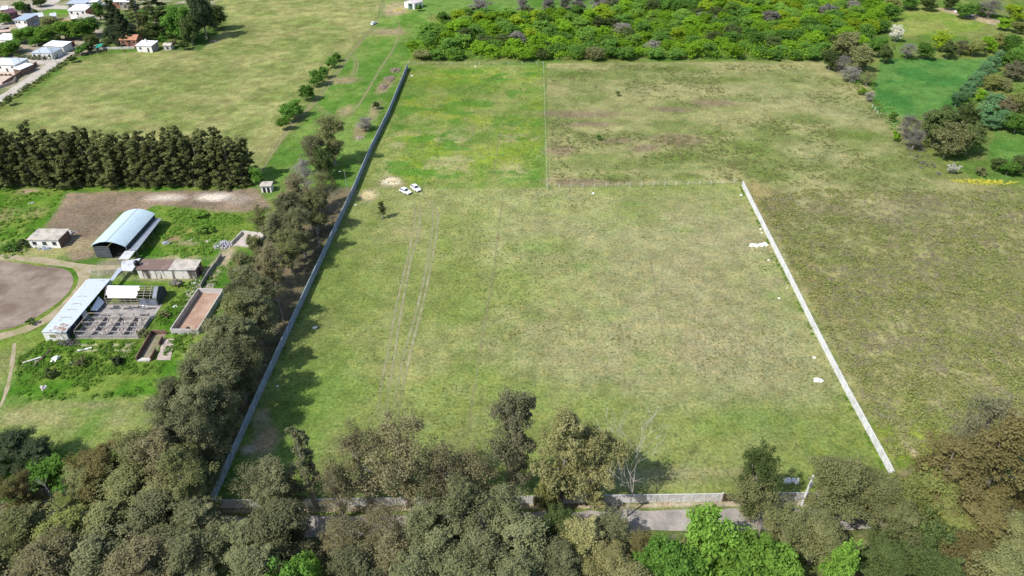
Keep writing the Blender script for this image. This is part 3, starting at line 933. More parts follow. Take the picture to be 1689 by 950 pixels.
# long barn with grey sheet roof
f = Fr((68, 547.4), (106.6, 547.4), 2.8)
W, D = f.L, f.to(146, 459.7, 2.8).y
sk = f.to(146, 459.7, 2.8).x
bn = f.root('barn', 'long barn with a pale grey sheet roof and rust patch', 'barn')
mb = MB(); mb.solid([(0, 0, 2.72), (W + .3, -.2, 2.72), (W + .3 + sk, D, 2.72), (sk, D, 2.72)], [(0, 0, 2.8), (W + .3, -.2, 2.8), (W + .3 + sk, D, 2.8), (sk, D, 2.8)])
rf = mb.build('roof', ROOF_BARN, bn)
mb = MB()
for k in range(26):
    x, y = rnd.uniform(W * .35, W * .95), rnd.uniform(.3, 2.9)
    mb.box(x - .3, x + .3, y - .25, y + .25, 2.802 + k * .0002, 2.806 + k * .0002)
mb.build('rust_patch', mat('rust', (0.26, 0.15, 0.095), 0.9, (0.38, 0.3, 0.25), 1.2), rf)
for k, (yy, ll) in enumerate(((5.2, 2.8), (8.2, 2.2), (10.5, 2.4), (13.6, 2.0))):
    mb = MB(); mb.tube([(W * .3 + ll * i / 6, yy + .25 * math.sin(i / 6 * math.pi), 2.83) for i in range(7)], [.09] * 7, 5); mb.build('roof_vent', WOODPALE, rf)
mb = MB()
mb.box(0.05, W, .15, .35, 0, 2.7); mb.box(.05, .25, .36, D * .98, 0, 2.7); mb.box(.25, W + sk, D * .97, D, 0, 2.7)
mb.build('wall', PLASTER, bn)
mb = MB(); mb.box(W * .25, W * .5, .10, .149, 1.0, 1.9); mb.build('window', mat('boarded window', (0.22, 0.2, 0.11), 0.9), bn)
mb = MB(); mb.box(W * .85, W * .9, .36, D * .4, 0, 2.7); mb.build('shade_panel', DARK, bn)  # dark panel added to paint the shade inside the open side
for k in range(7):
    mb = MB(); mb.tube([(W + .1 + sk * k / 6, .4 + (D - .6) * k / 6, -.1), (W + .1 + sk * k / 6, .4 + (D - .6) * k / 6, 2.71)], [.08, .08], 6); mb.build('post', STEEL, bn)
mb = MB()
a, b = f.to(128, 532, 2.6), f.to(136, 526, 2.6)
mb.solid([(W + .25, D * .33, .2), (W + .3, D * .33, .2), (W + .3, D * .42, .2), (W + .25, D * .42, .2)], [(W + .25, D * .33, 2.3), (W + .3, D * .33, 2.3), (W + .3, D * .42, 2.3), (W + .25, D * .42, 2.3)])
mb.build('side_panel', ROOF_GREY, bn)
mb = MB()
mb.solid([(W + .4, D * .48, 1.2), (W + 1.6, D * .5, .7), (W + 1.9, D * .66, .8), (W + .4, D * .7, 1.9)], [(W + .4, D * .48, 1.25), (W + 1.6, D * .5, .75), (W + 1.9, D * .66, .85), (W + .4, D * .7, 1.95)])
mb.build('torn_sheet', TARP_WHITE, bn)

# half covered frame shed
f = Fr((172, 491), (257, 492), 2.2)
W = f.L
Dd = 5.0
gs = f.root('greenhouse', 'ruined frame shed, roof half covered in white sheet', 'greenhouse')
zr, ze = 3.9, 2.1
sl = lambda t: (Dd / 2 * t, ze + (zr - ze) * (0.75 * t + 0.25 * math.sin(t * math.pi / 2)))
for k in range(9):
    x = W * k / 8
    pts = [(x, 0, -.1), (x, 0, ze)] + [(x, *sl(i / 5)) for i in range(1, 6)] + [(x, Dd - sl(i / 5)[0], sl(i / 5)[1]) for i in range(4, 0, -1)] + [(x, Dd, ze), (x, Dd, -.1)]
    mb = MB(); mb.tube(pts, [.07] * len(pts), 5); mb.build('hoop', WOODPALE, gs)
for i in range(1, 6):
    y, z = sl(i / 5)
    mb = MB(); mb.beam((0, y, z + .08), (W, y, z + .08), .09); mb.build('purlin', WOODPALE, gs)
for zz in (.4, .9, 1.5, 2.1):
    mb = MB(); mb.beam((0, -.09, zz), (W * .8, -.09, zz), .08); mb.build('rail', WOODPALE, gs)
mb = MB()
for i in range(5):
    (ya, za), (yb, zb) = sl(i / 5), sl((i + 1) / 5)
    e0 = W * .62 + (rnd.uniform(-.5, .4)); e1 = e0 + .2
    s0 = .3 + (.5 if i == 0 else 0)
    mb.solid([(s0, ya, za + .14), (e0, ya, za + .14), (e1, yb, zb + .14), (s0, yb, zb + .14)], [(s0, ya, za + .17), (e0, ya, za + .17), (e1, yb, zb + .17), (s0, yb, zb + .17)])
mb.build('sheet', TARP_WHITE, gs)
mb = MB()
for i in range(5):
    (ya, za), (yb, zb) = sl(i / 5), sl((i + 1) / 5)
    mb.solid([(W * .93, ya, za + .14), (W + .1, ya, za + .14), (W + .1, yb, zb + .14), (W * .93, yb, zb + .14)], [(W * .93, ya, za + .17), (W + .1, ya, za + .17), (W + .1, yb, zb + .17), (W * .93, yb, zb + .17)])
    mb.solid([(.0, Dd - ya, za + .14), (W, Dd - ya, za + .14), (W, Dd - yb, zb + .14), (0, Dd - yb, zb + .14)], [(0, Dd - ya, za + .17), (W, Dd - ya, za + .17), (W, Dd - yb, zb + .17), (0, Dd - yb, zb + .17)])
mb.box(W * .66, W, -.16, -.13, 0, 2.1)
mb.build('grey_sheet', mat('dark grey sheet', (0.17, 0.19, 0.22), 0.6, (0.10, 0.11, 0.13), 0.8), gs)
mb = MB(); en = [(W + .12, y, z) for y, z in [(0, 0)] + [(0, ze)] + [sl(i / 5) for i in range(1, 6)] + [(Dd - sl(i / 5)[0], sl(i / 5)[1]) for i in range(4, -1, -1)] + [(Dd, 0)]]
mb.solid(en, [(p[0] + .05, p[1], p[2]) for p in en]); mb.build('end_wall', DARK, gs)

# ruined pens: low walls, timber frames, slab behind
f = Fr((126, 558), (229, 558), 0)
W, D = f.L, f.to(247, 527, 0).y
rp = f.root('ruined_pens', 'roofless pens with low walls and grey timber frames', 'ruin')
mb = MB(); mb.box(-.2, W + .2, -.2, D + 6.3, .01, .06); mb.build('floor', CONC_GREY, rp)
mb = MB(); hollow(mb, 0, W, 0, D, .061, .9, .2); mb.box(.2, W - .2, D * .48, D * .48 + .18, .061, .8)
for k in (1, 2, 3):
    xx = W * k / 4
    mb.box(xx, xx + .2, .2, D * .48, .061, 1.0); mb.box(xx, xx + .2, D * .48 + .18, D - .2, .061, 1.0)
mb.build('low_wall', CONC_GREY, rp)
for j, yy in enumerate((.1, D * .5, D - .1)):
    for k in range(5):
        xx = .1 + (W - .2) * k / 4
        mb = MB(); mb.beam((xx, yy, .0), (xx + rnd.uniform(-.1, .1), yy + rnd.uniform(-.1, .1), 2.0), .12); mb.build('post', WOODPALE, rp)
    mb = MB(); mb.beam((0, yy, 2.04), (W * (1 if j else .9), yy, 2.0), .13); mb.build('beam', WOODPALE, rp)
for k in range(5):
    xx = .1 + (W - .2) * k / 4
    mb = MB(); mb.beam((xx, .1, 2.15), (xx, D * (.5 if k in (1, 3) else 1) - .1, 2.1), .11); mb.build('rafter', WOODPALE, rp)
mb = MB()
for k in range(90):
    x, y = rnd.uniform(.4, W - .4), rnd.uniform(.4, D - .4)
    a, l = rnd.uniform(0, 3.1), rnd.uniform(.3, 1.3)
    z = .1 + rnd.uniform(0, .1)
    mb.beam((x, y, z), (x + l * math.cos(a), y + l * math.sin(a), z + rnd.uniform(0, .3)), rnd.uniform(.08, .25))
tag(mb.build('debris', RUBBLE, rp), kind='stuff')
mb = MB()
for k in range(30):
    x, y = rnd.uniform(.5, W - .5), D + rnd.choice((rnd.uniform(.3, 1.4), rnd.uniform(3.8, 4.8)))
    mb.box(x, x + rnd.uniform(.6, 2), y, y + rnd.uniform(.3, .8), .064 + k * .0008, .0645 + k * .0008)
mb.build('stain', mat('black ash stain', (0.07, 0.07, 0.075), 0.9), rp)

# walled yard with brown floor
f = Fr((283, 551), (329, 552), 0)
W, D = f.L, f.to(368, 484, 0).y
wy = f.root('walled_yard', 'empty walled yard with a bare reddish brown floor', 'yard')
mb = MB(); mb.box(.2, W - .2, .2, D - .2, .02, .06); mb.build('floor', mat('brown earth floor', (0.30, 0.185, 0.13), 1.0, (0.38, 0.27, 0.19), 0.3), wy)
mb = MB(); hollow(mb, 0, W, 0, D, 0, 1.5, .2); mb.build('wall', mat('yard wall', (0.50, 0.47, 0.44), 0.9, (0.38, 0.35, 0.33), 0.6), wy)
mb = MB(); mb.tube([(W * .4, D * .12, .2), (W * .45, D * .15, .25), (W * .5, D * .12, .2)], [.18, .22, .15], 6); mb.build('heap', WOODDARK, wy)
# long low wall going on from the yard
pts = [(332, 476), (346, 452), (358, 437), (366, 424)]
root = thing('low_wall', 'grey low wall running on from the brown yard', 'wall', P3(*pts[0]))
o = P3(*pts[0]); mb = MB()
for a, b in zip(pts, pts[1:]):
    A, B = P3(*a) - o, P3(*b) - o
    mb.beam(A + Vector((0, 0, .65)), B + Vector((0, 0, .65)), .2, 0, 1.3)
mb.build('wall', CONC_GREY, root)
mb = MB(); q = [P3(*p, .03) - o for p in [(335, 474), (352, 474), (356, 463), (342, 463)]]; mb.solid([p - Vector((0, 0, .02)) for p in q], q); mb.build('slab', mat('pinkish slab', (0.42, 0.33, 0.28), 0.9), root)

# pit ruin
f = Fr((226, 596), (257, 596), 0)
bl, br = f.to(252, 551), f.to(277, 551)
W, D, S = f.L, bl.y, bl.x
pr = f.root('ruin', 'roofless ruin with brown walls beside a pale slab', 'ruin')
mb = MB()
mb.beam((0, 0, .6), (S, D, .6), .22, 0, 1.2); mb.beam((S + .12, D, .6), (S + W * .8, D, .6), .22, 0, 1.2)
mb.beam((W * .75, .1, .55), (W * .75 + S * .35, D * .35, .55), .2, 0, 1.1); mb.beam((W * .75 + S * .55, D * .55, .55), (W * .75 + S * .8, D * .8, .55), .2, 0, 1.1)
mb.build('wall', BRICK_DK, pr)
mb = MB(); mb.solid([(.15, .1, .01), (W * .75, .1, .01), (S + W * .75, D - .1, .01), (S + .15, D - .1, .01)], [(.15, .1, .05), (W * .75, .1, .05), (S + W * .75, D - .1, .05), (S + .15, D - .1, .05)]); mb.build('floor', mat('brown rubble floor', (0.24, 0.19, 0.14), 1.0, (0.13, 0.15, 0.06), 0.7), pr)
mb = MB(); mb.solid([(.2, -.15, .052), (W * .7, -.15, .052), (W * .7, .9, .052), (.4, .9, .052)], [(.2, -.15, .35), (W * .7, -.15, .35), (W * .7, .9, .3), (.4, .9, .3)]); mb.build('step', CONC_PALE, pr)
mb = MB(); q = [f.to(*p, .01) for p in [(258, 594), (281, 594), (289, 558), (270, 560)]]; mb.solid(q, [p + Vector((0, 0, .08)) for p in q]); mb.build('slab', mat('pinkish pale slab', (0.42, 0.34, 0.29), 0.9, (0.30, 0.24, 0.2), .8), pr)

# roofless room by the trees
f = Fr((382, 406), (410, 409), 0)
W, D = f.L, f.to(424, 389, 0).y
rr = f.root('ruin', 'small roofless room with a pale floor beside the tree row', 'ruin')
mb = MB(); mb.box(.2, W + 1.6, .2, D - .2, 0, .35); mb.build('floor', mat('pale screed', (0.46, 0.40, 0.34), 0.9), rr)
mb = MB(); mb.box(0, .2, 0, D, 0, 1.3); mb.box(.2, W + 1.6, D - .2, D, 0, 1.3); mb.box(W + 1.6, W + 1.8, 0, D, 0, .9); mb.build('wall', CONC_PALE, rr)


# ------------------------------------------------------------------ houses
def house(label, a, b, z, depth, roof='flat', walls=PLASTER, rm=ROOF_GREY, side=None, wins=2, door=True, skew=0.0, name='house', over=0.3, rise=0.9, z0=0.0, chimney=False, cat='house', dk_side=None):
    """a, b: pixels of the front eave line at height z; the house runs back by depth."""
    f = Fr(a, b, z)
    W, D = f.L, depth
    r = f.root(name, label, cat)
    mb = MB(); hollow(mb, 0, W, 0, D, -.1, z - .05, .2); mb.build('wall', walls, r)
    if dk_side:
        mb = MB(); mb.box(W + .002, W + .03, .02, D - .02, 0, z - .06); mb.build('end_wall', dk_side, r)
    mb = MB(); e = over
    if roof == 'flat':
        mb.box(-e, W + e, -e, D + e, z - .045, z + .15)
    elif roof == 'shed':
        mb.solid([(-e, -e, z - .04), (W + e, -e, z - .04), (W + e, D + e, z + rise), (-e, D + e, z + rise)], [(-e, -e, z + .06), (W + e, -e, z + .06), (W + e, D + e, z + rise + .1), (-e, D + e, z + rise + .1)])
    elif roof == 'gable':
        for y0, y1, za, zb in ((-e, D / 2, z - .04, z + rise), (D / 2, D + e, z + rise, z - .04)):
            mb.solid([(-e, y0, za), (W + e, y0, za), (W + e, y1, zb), (-e, y1, zb)], [(-e, y0, za + .1), (W + e, y0, za + .1), (W + e, y1, zb + .1), (-e, y1, zb + .1)])
        for x in (0.02, W - .17):
            mb.solid([(x, .05, z - .045), (x, D - .05, z - .045), (x, D / 2, z + rise - .05)], [(x + .15, .05, z - .045), (x + .15, D - .05, z - .045), (x + .15, D / 2, z + rise - .05)], 1)
    elif roof == 'hip':
        q = min(D, W) / 2
        A = [(-e, -e, z), (W + e, -e, z), (W + e, D + e, z), (-e, D + e, z)]
        R0, R1 = ((q, D / 2, z + rise), (W - q + .01, D / 2, z + rise)) if W >= D else ((W / 2, q, z + rise), (W / 2, D - q + .01, z + rise))
        if W >= D:
            for fc in ((A[0], A[1], R1, R0), (A[1], A[2], R1), (A[2], A[3], R0, R1), (A[3], A[0], R0)): mb.poly(fc)
        else:
            for fc in ((A[0], A[1], R0), (A[1], A[2], R1, R0), (A[2], A[3], R1), (A[3], A[0], R0, R1)): mb.poly(fc)
        mb.poly(A[::-1])
    rf = mb.build('roof', [rm, walls], r)
    n = wins + (1 if door else 0)
    for k in range(n):
        x = W * (k + .5) / n
        if door and k == n // 2:
            mb = MB(); mb.box(x - .45, x + .45, -.05, -.003, 0, 2.0); mb.build('door', WOODDARK, r)
        else:
            zz = z - 1.7
            mb = MB(); mb.box(x - .55, x + .55, -.04, -.003, zz, zz + 1.0); w = mb.build('window', GLASS, r)
            mb = MB(); mb.box(x - .65, x + .65, -.09, -.041, zz - .1, zz - .02); mb.build('sill', CONC_PALE, w)
    if chimney:
        mb = MB(); mb.box(W * .35, W * .35 + .7, D * .6, D * .6 + .7, z + rise * .6, z + rise + 1.3); mb.build('chimney', PLASTER, rf)
    return r, f


# white ruin on the soil strip, hut
r, f = house('small white ruined house with flat dirty roof on the bare soil', (46, 395), (95, 395.5), 2.7, 5.4, 'flat', PLASTER, ROOF_DIRTY, wins=3, door=False, dk_side=BRICK_DK)
r, f = house('tiny white hut with two dark doorways at the windbreak end', (429.5, 307), (446, 306.5), 2.3, 2.6, 'flat', PLASTER, ROOF_DIRTY, wins=0, door=False, name='hut', cat='hut', dk_side=PLASTER)
for x in (.9, 2.2):
    mb = MB(); mb.box(x - .4, x + .4, -.04, -.003, 0, 1.8); mb.build('doorway', DARKEST, r)

# the town
T = 'T'
house('low white house with a grey hipped roof inside a hedge', (51, 87), (84, 88), 3.0, 8, 'hip', PLASTER, ROOF_GREY, wins=3, rise=1.3)
house('house with a bright white sheet roof behind the hedged house', (72, 75), (103, 77), 3.0, 6, 'shed', PLASTER, ROOF_WHITE, wins=2, rise=.5)
house('house with pale metal hip roof above a tiled terrace', (-18, 106), (24, 107), 3.6, 9, 'hip', PLASTER, corrugated('pale sheet', (0.62, 0.66, 0.68), (0.52, 0.56, 0.58), .3, 0), wins=3, rise=1.4)
house('long low annexe with a white roof beside the terrace house', (33, 115), (54, 106), 2.6, 3.5, 'shed', BRICK_DK, ROOF_WHITE, wins=1, rise=.3, door=False)
house('two storey grey house with a blue grey metal roof', (23, 32), (42, 33), 6.0, 9, 'shed', PLASTER, corrugated('blue grey sheet', (0.36, 0.42, 0.48), (0.3, 0.35, 0.4), .3, 0), wins=3, rise=.5, dk_side=CONC_GREY)  # grey end face paints in the side turned from the sun
house('little grey house tucked against the two storey house', (45, 40), (58, 40), 3.0, 5, 'shed', CONC_GREY, ROOF_GREY, wins=1, rise=.5)
house('white roofed house on the edge of the frame behind green trees', (-12, 65), (17, 66), 3.0, 8, 'shed', PLASTER, ROOF_WHITE, wins=2, rise=.5)
house('small white house with a white sheet roof and chimney', (224, 75), (249, 76), 3.0, 6, 'shed', PLASTER, ROOF_WHITE, wins=1, rise=.6, chimney=True, dk_side=CONC_GREY)  # grey on the end wall is painted-in shade
house('red brick house half hidden by the cypress', (197, 66), (224, 66), 3.6, 7, 'gable', BRICK, TILE, wins=2, rise=1.6)
house('tiny ruined shed with a dull green grey roof', (269, 75), (281, 75), 2.2, 3.5, 'gable', CONC_PALE, ROOF_DIRTY, wins=1, rise=.7, door=False, name='shed', cat='shed')
house('house with a wide white roof at the town green', (112, 17), (140, 17), 3.2, 9, 'shed', PLASTER, ROOF_WHITE, wins=2, rise=.8, dk_side=BRICK)
house('orange roofed house behind the large bright trees', (92, 41), (118, 39), 3.0, 7, 'gable', BRICK, TILE, wins=2, rise=1.2)
house('brick and white cottage next to the two storey house', (57, 29), (72, 27), 3.0, 7, 'shed', BRICK, ROOF_PATCH, wins=1, rise=.5)
house('long pale blue shed on the far street', (110, 6), (140, 6), 3.5, 8, 'shed', CONC_GREY, ROOF_GREY, wins=2, rise=.5)
house('long white roofed row on the far street', (140, 4), (160, 3), 3.5, 8, 'shed', PLASTER, ROOF_WHITE, wins=2, rise=.5)
house('brick fronted house above the cypress', (180, 3), (196, 3), 3.5, 8, 'shed', BRICK, ROOF_WHITE, wins=2, rise=.5)
house('grey house with white roof above the cedar', (196, 3), (212, 3), 3.5, 8, 'shed', CONC_GREY, ROOF_WHITE, wins=2, rise=.5)
house('dark red house at the upper frame edge', (14, 22), (28, 19), 3.2, 8, 'gable', mat('dark red wall', (0.16, 0.07, 0.08), 0.8), mat('dark red roof', (0.13, 0.06, 0.08), 0.7), wins=1, rise=1.2)
house('low house with a white roof left of the dark red house', (2, 16), (12, 15), 3.0, 6, 'shed', PLASTER, ROOF_WHITE, wins=1, rise=.4)
house('small brown shack beside the town road', (3, 48), (14, 44), 2.6, 5, 'gable', BRICK_DK, WOODPALE, wins=1, rise=.8)
house('pinkish low building below the brown shack', (-6, 54), (16, 52), 2.4, 4, 'flat', mat('pink wall', (0.5, 0.36, 0.28), .9), mat('pink roof', (0.5, 0.37, 0.3), .9), wins=1)
house('small pale outbuilding on the far side of the town green', (83, 27), (92, 26), 2.8, 5, 'shed', PLASTER, ROOF_PATCH, wins=1, rise=.4)
house('grey outbuilding beside the wide white roof', (118, 31), (128, 30), 2.8, 4, 'shed', CONC_GREY, ROOF_WHITE, wins=1, rise=.4)
house('pale house corner behind the cypress', (140, 30), (156, 26), 4.5, 7, 'flat', CONC_PALE, ROOF_DIRTY, wins=1)
house('far homestead with a pinkish white roof at the lane head', (683, 6), (697, 2), 3.2, 8, 'gable', PLASTER, mat('pinkish roof', (0.56, 0.48, 0.47), .8), wins=1, rise=1.3)
house('narrow green and grey hut beside the far homestead', (673, 6), (681, 6), 3.0, 5, 'flat', mat('green boards', (0.10, 0.22, 0.17), .8), ROOF_DIRTY, wins=1, door=False, name='hut', cat='hut')
# terrace
q = [P3(*p) for p in [(-12, 118), (30, 122), (22, 136), (-10, 146)]]
o = q[0].copy()
root = thing('terrace', 'pinkish paved terrace in front of the metal hip roof', 'terrace', o)
mb = MB(); mb.solid([p - o for p in q], [p - o + Vector((0, 0, .6)) for p in q]); mb.build('floor', mat('pink paving', (0.52, 0.40, 0.32), .9), root)
for i, (a, b) in enumerate([((32, 120), (24, 137)), ((22, 138), (-8, 148))]):
    A, B = P3(*a) - o, P3(*b) - o
    mb = MB(); mb.beam(A + Vector((0, 0, .6)), B + Vector((0, 0, .6)), .2, 0, 1.2); mb.build('parapet', mat('terrace parapet', (0.46, 0.36, 0.3), .9), root)
for k in range(3):
    A = P3(4 + 7 * k, 127) - o
    mb = MB(); mb.box(A.x - .5, A.x + .5, A.y - .3, A.y + .3, .61, 1.3); mb.build('box', WOODDARK, root)


def run_wall(name, label, pts, h, t, m, cat='wall'):
    o = P3(*pts[0])
    mb = MB()
    for a, b in zip(pts, pts[1:]):
        A, B = P3(*a) - o, P3(*b) - o
        mb.beam(A + Vector((0, 0, h / 2)), B + Vector((0, 0, h / 2)), t, 0, h)
    ob = mb.build(name, m, None, o)
    return tag(ob, label, cat)


run_wall('garden_wall', 'dark brick garden wall along the street below the annexe', [(6, 143), (30, 128), (62, 108)], 1.8, .25, BRICK_DK)
run_wall('garden_wall', 'brown wooden wall beside the white sheet roof', [(104, 85), (114, 80), (124, 74)], 2.0, .2, mat('brown boards', (0.20, 0.09, 0.06), .9))
run_wall('garden_wall', 'pale low wall at the meadow edge near the white house', [(164, 81), (190, 81), (222, 80)], 1.0, .25, CONC_PALE)


def hedge(label, pts, h, w, kind, seed):
    rng = np.random.default_rng(seed)
    cen = []
    for a, b in zip(pts, pts[1:]):
        A, B = np.array(P(*a)), np.array(P(*b))
        n = int(np.hypot(*(B - A)) / .35)
        for i in range(n):
            for k in range(3):
                p = A + (B - A) * (i / n)
                cen.append((p[0] + rng.normal() * w * .25, p[1] + rng.normal() * w * .25, rng.uniform(.2, h)))
    co, ti = leaf_quads(np.array(cen), np.full(len(cen), w * .42), 14, .17, rng)
    ob = bpy.data.objects.new('hedge', quads_mesh('hedge', co, ti, LEAF[kind])); COL.objects.link(ob)
    tag(ob, label, 'hedge')


hedge('clipped dark green hedge round the grey hip roofed house', [(26, 94), (60, 99), (90, 98), (98, 90), (110, 83)], 1.8, 1.6, 'dkgreen', 71)
# green canopy
q = [P3(*p) for p in [(157, 79), (168, 76), (171, 71), (160, 73)]]
sheet_roof('canopy', 'small green canopy beside the cypress', [(157, 80, 2.2), (168, 76, 2.2), (170, 71, 2.5), (159, 74, 2.5)], m=GREENT)['category'] = 'canopy'


# ------------------------------------------------------------------ trees
# every shape is made once at a nominal size (height, width) and scaled for each tree
def shape(seed, H, W, lobes, per, n, leaf, base=0.35, kind='euc', crad=0.9, bark=None):
    rng = np.random.default_rng(seed)
    r2 = random.Random(seed)
    cen, rad, tint = [], [], []
    limbs = []
    z0 = H * base
    for i in range(lobes):
        t = (i + 0.5) / lobes
        if kind == 'euc':                # billowing lobes on long limbs
            t = min(1, t + r2.uniform(-.06, .06))
            z = z0 + (H - z0) * max(t, 0) ** 0.85 * 0.93
            prof = math.sin(math.pi * min(1, max(0.02, 0.16 + 0.78 * t))) ** 0.75
            a = i * 2.4 + r2.uniform(-1.1, 1.1)
            R = W * 0.40 * prof * r2.uniform(0.15, 1.1)
            lr = W * r2.choice((0.10, 0.13, 0.17, 0.20, 0.24)) * r2.uniform(0.85, 1.15)
        elif kind == 'col':              # tall narrow
            z = z0 + (H - z0) * t * 0.93
            prof = (1 - 0.45 * t ** 2)
            a = i * 2.4 + r2.uniform(-.6, .6)
            R = W * 0.33 * prof * r2.uniform(0.3, 1.2)
            lr = W * 0.18 * (0.6 + 0.5 * (1 - t)) * r2.uniform(0.7, 1.3)
        elif kind == 'round':
            z = z0 + (H - z0) * r2.uniform(0.25, 0.85)
            a = i * 2.4
            R = W * 0.30 * math.sqrt(r2.uniform(0.05, 1)) * (1.15 - 0.5 * (z - z0) / (H - z0))
            lr = W * 0.20 * r2.uniform(0.6, 1.3)
        elif kind == 'cone':
            z = z0 + (H - z0) * t * 0.97
            a = i * 2.4 + r2.uniform(-.5, .5)
            R = W * 0.30 * (1 - 0.9 * t)
            lr = W * 0.24 * (1.15 - t) + 0.3
        elif kind == 'tier':             # cedar: flat shelves
            z = z0 + (H - z0) * t
            a = i * 2.1 + r2.uniform(-.4, .4)
            R = W * 0.36 * (1 - 0.8 * t) * r2.uniform(0.7, 1.1)
            lr = W * 0.22 * (1.1 - 0.7 * t)
        c = np.array((R * math.cos(a), R * math.sin(a), z))
        limbs.append((c, lr))
        an = np.array([r2.uniform(.65, 1.4) for _ in range(3)])
        lt = r2.random()
        fl = 0.22 if kind == 'tier' else 1.7 if kind == 'col' else 0.85
        for k in range(per):
            d = rng.normal(size=3); d /= np.linalg.norm(d)
            d[2] *= fl
            cen.append(c + d * an * lr * rng.random() ** 0.4)
            rad.append(lr * crad * 0.5 * rng.uniform(0.5, 1.25))
            tint.append(np.clip(0.55 * lt + 0.45 * rng.random(), 0, 1))
    cen = np.array(cen)
    cen[:, 2] = np.maximum(cen[:, 2], 0.06 * H)
    co, ti = leaf_quads(cen, rad, n, leaf, rng, 0.4 if kind == 'tier' else 0.85, 0.55, 0.5, np.array(tint))
    crown = quads_mesh('crown', co, ti, LEAF['olive'])
    tb = MB()
    lean = Vector((r2.uniform(-.06, .06) * H, r2.uniform(-.06, .06) * H, 0))
    r0 = 0.016 * H + 0.05
    tb.tube([(0, 0, -0.3), Vector((0, 0, H * .3)) + lean * .3, Vector((0, 0, H * .6)) + lean * .8, Vector((0, 0, H * .85)) + lean], [r0 * 1.25, r0 * .85, r0 * .5, r0 * .15], 6)
    for c, lr in limbs[::1 if lobes < 14 else 2]:
        zz = max(H * 0.12, min(c[2] - 0.12 * H, H * 0.55))
        s = Vector((0, 0, zz)) + lean * (zz / H)
        e = Vector(c)
        mid = s.lerp(e, .5) + Vector((0, 0, -0.03 * H))
        tb.tube([s, mid, e], [r0 * .42, r0 * .28, r0 * .08], 5)
    return crown, tb.mesh('trunk', bark or BARK), H, W


SHAPES = {
    'euc': [shape(100 + i, 20, 10, 30, 8, 105, 0.185, 0.20, crad=1.3) for i in range(6)],
    'airy': [shape(120 + i, 20, 11, 34, 7, 46, 0.165, 0.24, crad=1.6) for i in range(4)],
    'col': [shape(140 + i, 20, 5.0, 34, 6, 62, 0.22, 0.05, 'col', crad=1.35, bark=BARK_DARK) for i in range(5)],
    'thin': [shape(150 + i, 20, 4.6, 26, 6, 55, 0.18, 0.30, 'col', crad=1.5) for i in range(2)],
    'round': [shape(160 + i, 10, 10, 18, 9, 80, 0.26, 0.12, 'round', crad=1.1) for i in range(4)],
    'wood': [shape(180 + i, 8, 8, 20, 6, 55, 0.25, 0.10, 'round', crad=1.25) for i in range(6)],
    'bush': [shape(200 + i, 3, 4, 7, 5, 40, 0.22, 0.10, 'round') for i in range(3)],
    'full': [shape(170 + i, 10, 10, 26, 9, 70, 0.26, 0.05, 'round', crad=1.2) for i in range(3)],
    'cone': [shape(220 + i, 22, 9, 40, 8, 70, 0.28, 0.03, 'cone', crad=1.1) for i in range(2)],
    'tier': [shape(230 + i, 22, 14, 26, 9, 60, 0.34, 0.06, 'tier') for i in range(2)],
}
TWIG = {k: [] for k in ('twig', 'twigtree')}


def tree(name, label, sh, kind, x, y, h, w, group=None, rot=None, variant=None, cat='tree', whole=False):
    prot = SHAPES[sh]
    crown, trunk, H, W = prot[rnd.randrange(len(prot)) if variant is None else variant % len(prot)]
    r = rnd.uniform(0, 6.28) if rot is None else rot
    root = thing(name, label, cat, (x, y, 0), r, group)
    root.scale = (w / W, w / W, h / H)
    for nm, me in (('trunk', trunk), ('crown', crown)):
        o = bpy.data.objects.new(nm, me)
        COL.objects.link(o)
        o.parent = root
        if nm == 'crown':
            o.material_slots[0].link = 'OBJECT'
            o.material_slots[0].material = LEAF[kind]
    return root


def shrub(name, label, sh, kind, x, y, h, w, group=None, cat='shrub'):
    """A small or far tree: one mesh, its stems hidden in the leaves."""
    prot = SHAPES[sh]
    crown, trunk, H, W = prot[rnd.randrange(len(prot))]
    o = bpy.data.objects.new(name, crown)
    COL.objects.link(o)
    o.location = (x, y, 0); o.rotation_euler = (0, 0, rnd.uniform(0, 6.28)); o.scale = (w / W, w / W, h / H)
    o.material_slots[0].link = 'OBJECT'
    o.material_slots[0].material = LEAF[kind]
    return tag(o, label, cat, group)


ORD = 'first second third fourth fifth sixth seventh eighth ninth tenth eleventh twelfth thirteenth fourteenth fifteenth sixteenth seventeenth eighteenth nineteenth twentieth'.split()
ORD += ['twenty-' + w for w in ORD[:9]] + ['thirtieth'] + ['thirty-' + w for w in ORD[:9]]
QUEUE = {}


def later(grp, key, *a, **k):
    QUEUE.setdefault(grp, []).append((key, a, k))


def apex(px, py, row=None, h=None):
    """Ground point and height of a tree whose top is seen at a pixel, given its row (distance) or its height."""
    dep = PITCH + math.atan((py - 475) / F_PX)
    if h is None:
        # depression in the vertical plane through the camera axis
        h = CAM_H - row * math.tan(dep)
    x, y = P(px, py, h)
    return x, y, h


KINDWORD = {'brown': 'olive brown feathery', 'dkbrown': 'dull dark brown', 'light': 'pale olive tall', 'pale': 'small pale yellowish', 'silver': 'silvery grey green', 'grey': 'grey green',
            'olive': 'dull olive', 'yolive': 'yellowish olive', 'rust': 'rusty brown', 'bright': 'vivid bright green', 'green': 'fresh green', 'dkgreen': 'dark green', 'dark': 'very dark',
            'teal': 'blue green', 'deadgrey': 'bare grey', 'purple': 'purplish grey', 'yellow': 'yellow', 'ygreen': 'yellow green', 'wind': 'dark olive'}

SPECIES = {'euc': 'eucalyptus_tree', 'thin': 'eucalyptus_tree', 'airy': 'casuarina_tree', 'round': 'broadleaf_tree'}
